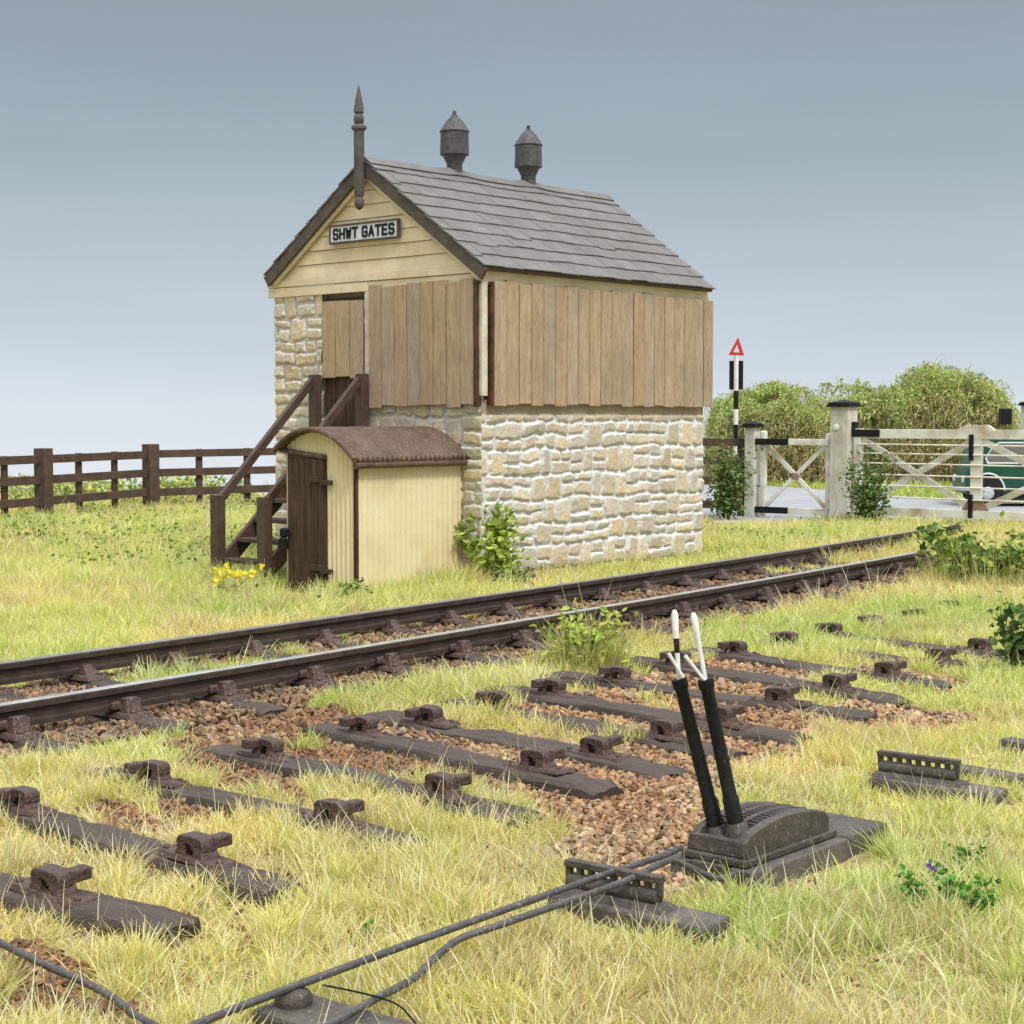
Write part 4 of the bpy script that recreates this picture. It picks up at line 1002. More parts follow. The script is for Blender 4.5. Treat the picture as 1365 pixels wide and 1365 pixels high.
# ------------------------------------------------------------------ rod stools
PD = Vector((.80, -.60, 0)).normalized()
def rod_stool(c, rz, tl0, tl1, label, slots=8):
    s = empty('rod_stool', c, rz, label, 'rod stool', 'point rod roller stools')
    t = MB(); t.box(tl0, tl1, -.085, .085, -.08, .07); t.build('timber', M['timber'], s, bevel=.012)
    f = MB(); L = .36
    f.hexa([(-L / 2 - .03, -.055, .068), (L / 2 + .05, -.055, .068), (L / 2 + .05, .055, .068), (-L / 2 - .03, .055, .068), (-L / 2 - .01, -.035, .092), (L / 2 + .02, -.035, .092), (L / 2 + .02, .035, .092), (-L / 2 - .01, .035, .092)])
    f.box(-L / 2, L / 2, -.02, .02, .088, .112)
    f.tube([(-L / 2, 0, .108), (L / 2, 0, .108)], .030, 10)
    f.build('stand', M['castiron'], s, bevel=.005)
    g = MB(); n = slots
    for k in range(n + 1): x = -L / 2 + L * k / n; g.box(x - .010, x + .010, -.013, .013, .118, .165)
    g.box(-L / 2 - .012, L / 2 + .012, -.018, .018, .158, .182); g.build('roller_guide', M['castiron'], s, bevel=.004)
    return s
c1 = G(818, 1192, .09); c2 = G(1224, 1036, .09)
rz_s = math.atan2(PD.y, PD.x)
rod_stool((c1.x, c1.y, 0), rz_s, -.22, .40, 'slotted rod stool with two rods through it, left of the levers')
so2 = rod_stool((c2.x, c2.y, .008), rz_s, -.20, .38, 'empty slotted rod stool standing in grass at right')
NEARROD = [G(-12, 1250, .10), G(30, 1272, .10), G(75, 1293, .10), (G(118, 1312, .10)), G(150, 1330, .095), G(180, 1353, .09), G(215, 1372, .085), G(240, 1382, .085)]
def smooth_path(P, n=6):
    out = []
    for i in range(len(P) - 1):
        p0 = P[max(i - 1, 0)]; p1 = P[i]; p2 = P[i + 1]; p3 = P[min(i + 2, len(P) - 1)]
        for k in range(n):
            t = k / n
            out.append(.5 * ((2 * p1) + (p2 - p0) * t + (2 * p0 - 5 * p1 + 4 * p2 - p3) * t * t + (3 * p1 - p0 - 3 * p2 + p3) * t ** 3))
    out.append(P[-1]); return out
def rod(P, label, r=.0115):
    P = smooth_path(P); b = P[0]
    m = MB(); m.tube([p - b for p in P], r, 10); o = m.build('point_rod', M['rod'], smooth=True); o.location = b
    tag(o, label, 'point rod', 'point rods')
rod(NEARROD, 'short bent point rod crossing the bottom left corner')
rod([G(225, 1381, .10), G(310, 1346, .11), G(400, 1312, .125), G(560, 1253, .145), G(700, 1203, .16), G(800, 1168, .17), G(880, 1142, .165), G(908, 1130, .155)], 'straight point rod, upper one of the pair left of the levers')
rod([G(430, 1372, .098), G(500, 1332, .10), G(553, 1303, .10), G(580, 1277, .11), G(612, 1252, .125), G(660, 1235, .14), G(730, 1211, .15), G(829, 1176, .165), G(880, 1152, .165), G(897, 1147, .16), G(920, 1156, .13), G(948, 1169, .09), G(965, 1170, .08), G(985, 1162, .08)], 'kinked point rod, lower one of the pair, cranked at the levers')
# wire, low timber in the foreground, strips at right
wp = smooth_path([G(430, 1313, .09), G(470, 1321, .105), G(510, 1331, .115), G(535, 1343, .10), G(560, 1372, .06)]); wm = MB(); wm.tube([p - wp[0] for p in wp], .0028, 6)
wo = wm.build('loose_wire', M['black'], smooth=True); wo.location = wp[0]; tag(wo, 'thin loose black wire hooked over the kinked rod', 'wire')
ft = empty('rod_timber', (*G(445, 1350, .08)[:2], .018), rz_s, 'low grey timber under the rods at the bottom edge', 'timber')
b = MB(); b.box(-.22, .26, -.10, .10, -.03, .055); b.build('timber_block', M['timber'], ft, bevel=.016)
b = MB(); b.lathe([(.05, .05), (.055, .07), (.045, .09), (.015, .10)], (-.15, .0, 0), 12); b.build('roller', M['castiron'], ft, smooth=True)
for (p, q, lab) in (((1271, 1027), (1385, 1045), 'grey timber strip lying in grass behind the empty rod stool'), ((1340, 990), (1420, 1006), 'grey timber strip end at the right edge above the rod stool')):
    a = G(*p, .05); c = G(*q, .05); d = (c - a); s = MB(); s.beam((0, 0, .02), (d.length, 0, .02), .10, .07); so = s.build('timber_strip', M['timber'], bevel=.008)
    so.location = (a.x, a.y, .022); so.rotation_euler = (0, 0, math.atan2(d.y, d.x)); tag(so, lab, 'timber', 'timber strips at right')

# ------------------------------------------------------------------ field fence
fe = empty('post_and_rail_fence', (-6.12, 28.6, .05), 0, 'dark brown post and rail fence across the field at left', 'fence')
FP = [Vector((-9.3, 21.6, .03)), Vector((-8.3, 23.95, .04)), Vector((-7.3, 26.3, .05)), Vector((-6.12, 28.6, .08)), Vector((-3.89, 30.2, .10)), Vector((-1.4, 31.4, .10)), Vector((1.0, 32.2, .1))]
fo = Vector((-6.12, 28.6, .05))
for i, p in enumerate(FP):
    d = (FP[min(i + 1, len(FP) - 1)] - FP[max(i - 1, 0)]); ang = math.atan2(d.y, d.x)
    m = MB(); m.box(-.105, .105, -.105, .105, -.3, 1.15); o = m.build('post', M['fence'], fe, bevel=.008); o.location = p - fo; o.rotation_euler = (0, 0, ang)
for i in range(len(FP) - 1):
    for t in (1 / 3, 2 / 3):
        p = FP[i].lerp(FP[i + 1], t); d = FP[i + 1] - FP[i]
        m = MB(); m.box(-.055, .055, .03, .085, -.3, 1.05); o = m.build('stake', M['fence'], fe, bevel=.005); o.location = p - fo; o.rotation_euler = (0, 0, math.atan2(d.y, d.x))
for h in (.06, .33, .66, .98):
    m = MB()
    for i in range(len(FP) - 1): m.beam(FP[i] - fo + Vector((0, 0, h)), FP[i + 1] - fo + Vector((0, 0, h + rnd.uniform(-.01, .01))), .055, .13)
    m.build('rail', M['fence'], fe, bevel=.005)

# fence between building and wicket
def place(u, D): return (u - CPX) * D / FPX
f2 = empty('gate_fence', (3.1, 28.6, 0), 0, 'short dark fence behind ivy between stone building and wicket gate', 'fence')
for i, x in enumerate((-1.0, .0, .78)):
    m = MB(); m.box(x - .06, x + .06, -.06, .06, -.3, 1.30); m.build('post', M['fence'], f2, bevel=.006)
for h in (.22, .62, .96, 1.27):
    m = MB(); m.beam((-1.3, -.07, h), (.83, -.07, h - .01), .05, .13); m.build('rail', M['fence'], f2, bevel=.005)

# ------------------------------------------------------------------ crossing gates
GD = Vector((.77, -.64, 0)).normalized(); GA = math.atan2(GD.y, GD.x)
BP = Vector((5.36, 27.3, 0))
def gatepost(p, w, top, label, plate=True, bracket=True):
    r = empty('gatepost', (p.x, p.y, 0), GA, label, 'gatepost', 'gateposts of the crossing')
    m = MB(); m.box(-w, w, -w, w, -.3, top - .085); m.build('shaft', M['gatepost'], r, bevel=.012)
    c = MB(); e = w + .05
    c.box(-e, e, -e, e, top - .09, top - .055); c.box(-w - .03, w + .03, -w - .03, w + .03, top - .055, top - .02)
    c.hexa([(-w - .02, -w - .02, top - .02), (w + .02, -w - .02, top - .02), (w + .02, w + .02, top - .02), (-w - .02, w + .02, top - .02), (-.04, -.04, top + .02), (.04, -.04, top + .02), (.04, .04, top + .02), (-.04, .04, top + .02)])
    c.build('cap', M['black'], r, bevel=.006)
    if plate:
        q = MB(); q.lathe([(.055, 0), (.05, .012), (.02, .02)], (0, 0, 0), 14); o = q.build('boss', M['white'], r, smooth=True); o.rotation_euler = (math.radians(90), 0, 0); o.location = (-.05, -w - .002, top - .42)
    if bracket:
        b = MB(); b.box(w + .005, w + .075, -.05, .05, top - .55, top - .33); b.build('hanging_bracket', M['black'], r, bevel=.006)
    return r
gatepost(BP, .16, 1.94, 'tall stained white gatepost with black cap between the two gates')
WP = RY(1002, 690, 28.35); WP.z = 0
gatepost(WP, .095, 1.60, 'short white gatepost with black cap at the left of the wicket', False, False)
FPST = RY(1373, 680, 36.0); gatepost(Vector((FPST.x, FPST.y, 0)), .17, 2.02, 'far white gatepost rising behind the green van', False, False)
fb_ = MB(); fb_.box(-.17, .05, -.16, .10, 0, .34); fbo = fb_.build('crossing_lamp', M['black'], bevel=.02); q_ = RY(1343, 566, 35.4); fbo.location = q_; tag(fbo, 'black lamp box beside the far gatepost at the right edge', 'lamp')
# wicket gate
wk = empty('wicket_gate', (WP.x, WP.y, 0), 0, 'small white wicket gate with crossed braces and black banded rails', 'gate')
A = WP + (BP - WP).normalized() * .20 ; B = BP - (BP - WP).normalized() * .24
wd = (B - A).normalized(); wk.rotation_euler = (0, 0, math.atan2(wd.y, wd.x)); wl = (B - A).length; x0 = .20; x1 = x0 + wl
for x, t in ((x0 + .02, 1.46), (x1 - .02, 1.42)):
    m = MB(); m.box(x - .055, x + .055, -.05, .05, -.02 if x < 1 else .05, t); m.build('stile', M['gatewood'], wk, bevel=.03)
for z, dz in ((1.275, -.0), (.14, .0)):
    bl = MB(); bl.beam((x0 - .10, -.06, z), (x0 + (wl) * .42, -.06, z), .05, .105); bl.build('rail_band', M['black'], wk, bevel=.006)
    wh = MB(); wh.beam((x0 + wl * .42 + .001, -.06, z), (x1, -.06, z), .048, .103); wh.build('rail', M['gatewood'], wk, bevel=.006)
for k, (za, zb) in enumerate(((.2, 1.23), (1.23, .2))):
    m = MB(); m.beam((x0 + .07, -.02 + .03 * k, za), (x1 - .07, -.02 + .03 * k, zb), .03, .07); m.build('brace', M['gatewood'], wk, bevel=.004)
m = MB(); m.box(x0 + wl / 2 - .06, x0 + wl / 2 + .06, -.045, .03, .66, .77); m.build('brace_bracket', M['gaterust'], wk, bevel=.01)
# main gate
mg = empty('crossing_gate', (BP.x, BP.y, 0), GA, 'long white crossing gate with wire bars and crossed braces', 'gate')
X0, X1, XM = .24, 4.6, 2.28
m = MB(); m.beam((X0, 0, 1.42), (X1, 0, 1.42), .08, .145); m.build('top_rail', M['gatewood'], mg, bevel=.006)
m = MB(); m.beam((X0 - .07, -.044, 1.43), (X0 + .42, -.044, 1.43), .03, .12); m.build('rail_band', M['black'], mg, bevel=.005)
m = MB(); m.prism([(XM - .3, 1.49), (XM + .3, 1.49), (XM + .18, 1.565), (XM - .18, 1.565)], lambda a, b, t: (a, t, b), -.035, .035); m.build('top_block', M['gatewood'], mg, bevel=.006)
m = MB(); m.beam((X0, 0, .19), (X1, 0, .19), .08, .135); m.build('bottom_rail', M['gatewood'], mg, bevel=.006)
m = MB(); m.box(X0 - .03, X0 + .09, -.05, .05, .14, 1.5); m.build('stile', M['gatewood'], mg, bevel=.006)
m = MB(); m.box(XM - .085, XM + .085, -.038, .05, .26, 1.35); m.build('middle_post', M['gatewood'], mg, bevel=.006)
for k, z in enumerate((1.255, 1.11, .955, .775, .605, .42)):
    m = MB(); m.tube([(X0 + .05, -.05, z), (X1, -.05, z - .01)], .013, 8); m.build('wire_bar', M['gatewood'], mg, smooth=True)
for (a, b, yo) in (((X0 + .1, 1.34), (XM - .06, .27), .0), ((X0 + .1, .27), (XM - .06, 1.34), .045), ((XM + .06, 1.34), (X1, .27), .0), ((XM + .06, .27), (X1, 1.34), .045)):
    m = MB(); m.beam((a[0], yo, a[1]), (b[0], yo, b[1]), .035, .10); m.build('brace', M['gatewood'], mg, bevel=.005)
for z0, z1 in ((1.02, 1.42), (.14, .50)):
    m = MB(); m.box(XM - .105, XM - .035, -.068, -.03, z0, z1); m.build('strap', M['black'], mg, bevel=.006)
m = MB(); m.prism([(XM - .22, .26), (XM + .22, .26), (XM + .10, .44), (XM - .10, .44)], lambda a, b, t: (a, t, b), -.042, -.02); m.build('gusset', M['gaterust'], mg, bevel=.005)

# ------------------------------------------------------------------ road sign
sp = RY(980, 680, 30.5); sg = empty('road_sign', (sp.x, sp.y, 0), math.radians(-8), 'black and white banded post with red hollow triangle and black plate', 'road sign')
m = MB(); m.lathe([(.042, -.1), (.042, 2.80)], (0, 0, 0), 12); m.build('pole', M['white'], sg, smooth=True)
for z0, z1 in ((-.1, .35), (.62, .93), (1.23, 1.55), (1.83, 2.16), (2.42, 2.50)):
    m = MB(); m.lathe([(.045, z0), (.045, z1)], (0, 0, 0), 12); 
    if z0 < 2.4: m.build('black_band', M['black'], sg, smooth=True)
m = MB(); m.box(-.125, .125, .045, .075, 2.18, 2.70); m.build('plate', M['iron'] if False else M['black'], sg, bevel=.004)
tri = lambda s, cz: [(-.14 * s, cz - .12 * s), (.14 * s, cz - .13 * s), (.03 * s, cz + .20 * s)]
m = MB(); m.ring(tri(1, 2.92), tri(.42, 2.90), lambda a, b, t: (a, t, b), -.03, .0); t_ = m.build('triangle', M['signred'], sg)

# ------------------------------------------------------------------ green van behind the gate
def van():
    c = RY(1286, 674, 31.6); r = empty('green_van', (c.x, c.y, .012), math.radians(-4), 'dark green van with pale window trim parked behind the gate', 'van')
    # side outline, x to the rear from the nose
    prof = [(.04, .22), (.0, .34), (.01, .52), (.05, .72), (.13, .80), (.24, 1.18), (.34, 1.28), (.62, 1.345), (1.6, 1.36), (2.7, 1.34), (3.0, 1.24), (3.08, .9), (3.1, .35), (3.02, .22)]
    W = 1.3; n = len(prof); rows = [(-.0, .93), (.05, 1.0), (.10, 1.0)]
    mb = MB(); vs = []; fs = []
    ys = [(0, .94), (.035, .985), (.10, 1.0), (W - .10, 1.0), (W - .035, .985), (W, .94)]
    cx, cz = 1.55, .78
    for yy, s in ys:
        for (x, z) in prof: vs.append((cx + (x - cx) * (s if s > .96 else s + .03), yy, cz + (z - cz) * s))
    for i in range(len(ys) - 1):
        for j in range(n): fs.append((i * n + j, i * n + (j + 1) % n, (i + 1) * n + (j + 1) % n, (i + 1) * n + j))
    fs.append(tuple(range(n))); fs.append(tuple((len(ys) - 1) * n + j for j in range(n - 1, -1, -1)))
    body = mb.add(vs, fs).build('body', M['green'], r, smooth=True, bevel=.03, seg=3)
    fnp = lambda a, b, t: (a, t, b)
    wins = ([(.40, .80), (1.12, .80), (1.12, 1.21), (.62, 1.21), (.50, 1.15), (.36, .90)], [(1.20, .80), (1.95, .80), (1.95, 1.21), (1.20, 1.21)], [(2.03, .80), (2.75, .80), (2.70, 1.21), (2.03, 1.21)])
    for wpoly in wins:
        cxx = sum(p[0] for p in wpoly) / len(wpoly); czz = sum(p[1] for p in wpoly) / len(wpoly)
        inner = [(cxx + (a - cxx) * .92, czz + (b - czz) * .86) for a, b in wpoly]
        f = MB(); f.ring(wpoly, inner, fnp, -.016, .03); fo_ = f.build('window', M['cargrey'], r, bevel=.006)
        g = MB(); g.prism([(cxx + (a - cxx) * .94, czz + (b - czz) * .89) for a, b in wpoly], fnp, -.008, .03); g.build('pane', M['glass'], fo_)
    fn = MB(); pts = [(.42 + .31 * math.cos(a), .29 + .33 * math.sin(a)) for a in np.linspace(0.05, math.pi - .05, 16)]
    fn.tube([(a, -.01, b) for a, b in pts], .018, 8); fn.build('wheel_arch', M['cargrey'], r, smooth=True)
    dk_ = MB(); dk_.prism([(.42 + .29 * math.cos(a), .26 + .33 * math.sin(a)) for a in np.linspace(0, math.pi, 16)], fnp, -.004, .02); dk_.build('wheel_well', M['tyre'], r)
    for x in (.42, 2.45):
        for yy, sg_ in ((.06, -1), (W - .2, 1)):
            w = MB(); w.lathe([(.15, -.06), (.235, -.07), (.25, -.03), (.25, .09), (.23, .12), (.1, .12)], (0, 0, 0), 24); wo_ = w.build('wheel', M['tyre'], r, smooth=True); wo_.rotation_euler = (math.radians(-90), 0, 0); wo_.location = (x, yy, .25)
            h = MB(); h.lathe([(.12, -.075), (.095, -.10), (.03, -.11)], (0, 0, 0), 20); h.build('hubcap', M['chrome'], wo_, smooth=True)
    for yy in (.22, W - .22):
        h = MB(); h.lathe([(.075, 0), (.07, .025), (.045, .045), (.01, .05)], (0, 0, 0), 18); ho = h.build('headlight', M['chrome'], r, smooth=True); ho.rotation_euler = (0, math.radians(-90), 0); ho.location = (.02, yy, .50)
    b = MB(); b.tube([(.35, -.045, .32), (.08, -.05, .32), (-.05, .05, .32), (-.07, W / 2, .32), (-.05, W - .05, .32), (.08, W + .04, .32)], .028, 8); b.build('bumper', M['chrome'], r, smooth=True)
    s = MB(); s.box(.2, 2.95, .05, W - .05, .12, .24); s.build('underside', M['tyre'], r)
van()

# ------------------------------------------------------------------ plants
GREEN = [(.16, .26, .05), (.22, .33, .07), (.11, .20, .04), (.30, .40, .10)]
BRIGHT = [(.38, .50, .07), (.28, .42, .06), (.48, .56, .11), (.20, .34, .05)]
IVY = [(.07, .14, .03), (.11, .20, .05), (.05, .10, .025), (.17, .27, .07)]
HEDGE = [(.20, .26, .07), (.26, .32, .09), (.14, .20, .05), (.32, .36, .13), (.30, .26, .10)]
STRAW = [(.38, .32, .15), (.30, .25, .11), (.46, .41, .22), (.24, .20, .09), (.20, .13, .08)]
def plant(name, base, stems, pal, size, per, label, cat, group=None, spread=.12, stemr=.006, ratio=.6, extra=None, jit=.06):
    r = empty(name, base, 0, label, cat, group); m = MB(); P = []
    for (dx, dy, h) in stems:
        pts = [Vector((dx * .15 * rnd.uniform(.5, 1.2), dy * .15, -.03))]
        for k in range(1, 6):
            t = k / 5; pts.append(Vector((dx * t ** 1.3 + rnd.uniform(-1, 1) * spread * .3, dy * t ** 1.3 + rnd.uniform(-1, 1) * spread * .3, h * t)))
        m.tube(pts, [stemr * (1 - .14 * k) for k in range(6)], 6)
        for _ in range(per):
            t = rnd.uniform(.12, 1.0) ** .8 * 4.999; k = int(t); q = pts[k].lerp(pts[k + 1], t - k); P.append((q.x + rnd.gauss(0, jit), q.y + rnd.gauss(0, jit), q.z + rnd.gauss(0, jit * .7)))
    m.build('stem', M['stem'], r, smooth=True)
    sets = [leaf_at(np.array(P), size, pal, ratio)]
    if extra: sets += extra
    f = np_mesh_list('foliage', sets, r)
    return r
def np_mesh_list(name, sets, parent):
    V, C, F = [], [], []; o = 0
    for v, f, c in sets:
        V.append(v); C.append(c); F += (f + o).tolist(); o += len(v)
    return np_mesh(name, np.concatenate(V), F, M['leaf'], np.concatenate(C), parent)
def rstems(n, rx, ry, h0, h1): return [(rnd.uniform(-rx, rx), rnd.uniform(-ry, ry), rnd.uniform(h0, h1)) for _ in range(n)]
def tuft(base, n, L, w, pal=None, r=.12):
    a = rng.random(n) * 6.283; rr = r * np.sqrt(rng.random(n)); x = np.cos(a) * rr; y = np.sin(a) * rr
    pal = np.array(pal if pal is not None else [(.46, .46, .14), (.36, .40, .09), (.6, .56, .3)])
    return blades(x, y, np.zeros(n), rng.uniform(.4, 1.1, n) * L, np.full(n, w), np.abs(rng.normal(.35, .3, n)), pal[rng.integers(0, len(pal), n)] * rng.uniform(.85, 1.15, (n, 1)), yaw=a + rng.normal(0, .5, n))
# bush beside the hut
b = Vector((*bw(-.10, .10), 0)); b = G(648, 775, 0.0)
plant('leafy_bush', (b.x, b.y, -.02), [(-.12, 0, .62), (.05, .02, .82), (.22, -.02, .72), (-.2, .05, .40), (.28, 0, .45), (.1, -.1, .35), (-.05, -.08, .5), (0, .05, .66), (.15, .05, .62), (-.1, -.05, .3), (.2, -.08, .25), (-.15, 0, .72), (.1, .04, .78), (.3, 0, .62), (-.26, 0, .56), (.2, .02, .86), (.34, .02, .3)], BRIGHT + [(.50, .58, .12)], .085, 60, 'bright green leafy bush between the hut and the stone wall', 'bush', spread=.12, stemr=.011, ratio=.62, jit=.05, extra=[tuft(None, 220, .34, .008, r=.32)])
# leafy tuft beside the near rail
b = G(783, 893, 0)
plant('leafy_tuft', (b.x, b.y, 0), rstems(28, .28, .2, .12, .42), [(.50, .56, .10), (.42, .52, .08), (.58, .60, .14), (.34, .46, .07), (.55, .52, .16)], .06, 24, 'yellow green leafy tuft growing beside the near rail', 'plant', spread=.08, stemr=.004, ratio=.5, jit=.035, extra=[tuft(None, 520, .36, .005, r=.24), tuft(None, 34, .58, .006, pal=[(.62, .58, .34)], r=.1)])
# ivy on the fence, ivy at the gatepost
b = RY(968, 695, 27.6)
plant('ivy_bush', (b.x, b.y, -.1), rstems(22, .36, .2, .7, 1.42), IVY + [(.24, .34, .09)], .066, 62, 'dark ivy climbing the short fence beside the stone building', 'ivy', 'ivy at the crossing', spread=.3, stemr=.012, ratio=.7, jit=.11)
b = RY(1157, 700, 26.3)
plant('ivy_bush', (b.x, b.y, -.05), rstems(16, .30, .2, .5, 1.15) + [(.0, .1, 1.28), (.05, 0, 1.2)], IVY + [(.2, .30, .08)], .066, 66, 'dark ivy bush at the foot of the tall gatepost', 'ivy', 'ivy at the crossing', spread=.25, stemr=.012, ratio=.7, jit=.10)
# weeds right
b = G(1318, 778, 0)
plant('weed_clump', (b.x, b.y, 0), rstems(40, .75, .35, .18, .60), GREEN + BRIGHT + IVY[:2] + [(.5, .52, .14)], .085, 26, 'green leafy weeds overgrowing the end of the rails at right', 'weeds', spread=.2, stemr=.007, jit=.07, extra=[tuft(None, 420, .42, .008, r=.6), tuft(None, 60, .5, .009, pal=[(.55, .52, .2), (.62, .58, .36)], r=.55)])
b = G(1362, 898, 0)
plant('ivy_sprig', (b.x, b.y, 0), rstems(13, .20, .14, .2, .62) + [(-.16, 0, .52)], IVY + [(.1, .18, .04)], .062, 20, 'dark green ivy sprig standing in grass at the right edge', 'ivy', spread=.1, stemr=.006, ratio=.7, jit=.05)
# daffodils by the steps
b = G(303, 795, 0)
YEL = [(.84, .72, .05), (.82, .68, .04), (.85, .78, .16)]
r_ = plant('daffodil_clump', (b.x, b.y, 0), rstems(9, .28, .1, .16, .28), [(.42, .44, .15), (.5, .48, .2)], .10, 5, 'clump of yellow flowers in grass before the steps', 'flowers', spread=.05, stemr=.004, ratio=.18, jit=.03)
for _ in range(14):
    f = np.array([rnd.uniform(-.36, .34), rnd.uniform(-.16, .12), rnd.uniform(.14, .34)])
    np_mesh_list('flower_head', [leaf_at(f + rng.normal(0, .008, (8, 3)), .055, YEL, .7)], r_)
# clover sprigs in the foreground grass
for (u, v, n, lab) in ((1228, 1215, 5, 'small green clover sprig in pale grass below the rod stool'), (1300, 1222, 7, 'bushy green clover sprig nearest the right edge'), (1262, 1215, 5, 'green clover sprig between its two neighbours in the pale grass'), (1288, 1170, 4, 'clover sprig highest up the grass at right'), (932, 1268, 3, 'lone green sprig in grass right of the near rod stool'), (493, 1258, 3, 'tiny green sprig beside the rods at bottom middle')):
    b = G(u, v, 0); plant('clover_sprig', (b.x, b.y, 0), rstems(n + (2 if n > 3 else 0), .07 if n > 3 else .03, .06 if n > 3 else .03, .08 if n > 3 else .05, .15 if n > 3 else .085), [(.10, .28, .03), (.14, .34, .05), (.07, .2, .03)], .026 if n > 3 else .02, 12 if n > 3 else 7, lab, 'clover', 'clover sprigs in the grass', spread=.02, stemr=.002, ratio=.8, jit=.014)
b = G(1243, 1196, 0)
r_ = plant('purple_flower', (b.x, b.y, 0), [(0, 0, .10)], [(.2, .3, .06)], .03, 3, 'tiny purple flower among the clover in pale grass', 'flower', stemr=.002, spread=.01, jit=.01)
np_mesh_list('petals', [leaf_at(rng.normal(0, .008, (14, 3)) + np.array([0, 0, .105]), .02, [(.16, .11, .3), (.24, .2, .4)], .7)], r_)
# low weeds over the field: leaves nobody could count
def cover(n, x0, x1, y0, y1, size, pal, hz, flt, seed):
    x = rng.uniform(x0, x1, n); y = rng.uniform(y0, y1, n)
    k = (fbm(x * 1.1, y * 1.1, seed, 2) > .5) & flt(x, y) & clear_of(x, y); x, y = x[k], y[k]
    z = terrain(x, y) + rng.uniform(.02, hz, len(x)); return leaf_at(np.stack([x, y, z], 1), size, pal, .6)
FLD = lambda x, y: (rail_off(x, y) > 2.2) & (y < 34.5)
sets = [cover(9000, -10, -2.2, 18.5, 31, .06, GREEN, .17, FLD, 101), cover(500, -10, -1.5, 14, 24, .055, [(.05, .06, .03), (.10, .05, .16), (.06, .10, .03)], .18, lambda x, y: (rail_off(x, y) > 2.0), 103),
        cover(34000, -15, 1, 29, 34.6, .095, GREEN[1:] + [(.62, .56, .10), (.52, .54, .18), (.46, .48, .13), (.38, .46, .12)], .44, lambda x, y: (y > 29.5 + np.clip(-3.9 - x, 0, 20) * -.6), 105),
        cover(4200, -1.6, .2, 15.4, 17.2, .045, GREEN + [(.06, .06, .03), (.05, .05, .04), (.30, .34, .10)], .20, lambda x, y: rail_off(x, y) > 1.5, 107),
        cover(2500, 2.0, 8, 20, 28, .05, GREEN, .14, lambda x, y: (rail_off(x, y) > 1.5), 109),
        cover(900, 3.2, 5.6, 26.3, 27.6, .06, GREEN, .16, lambda x, y: x > 0, 113)]
o = np_mesh_list('weeds', sets, None); tag(o, 'low green weeds and clover spread through the grass', 'weeds', kind='stuff')
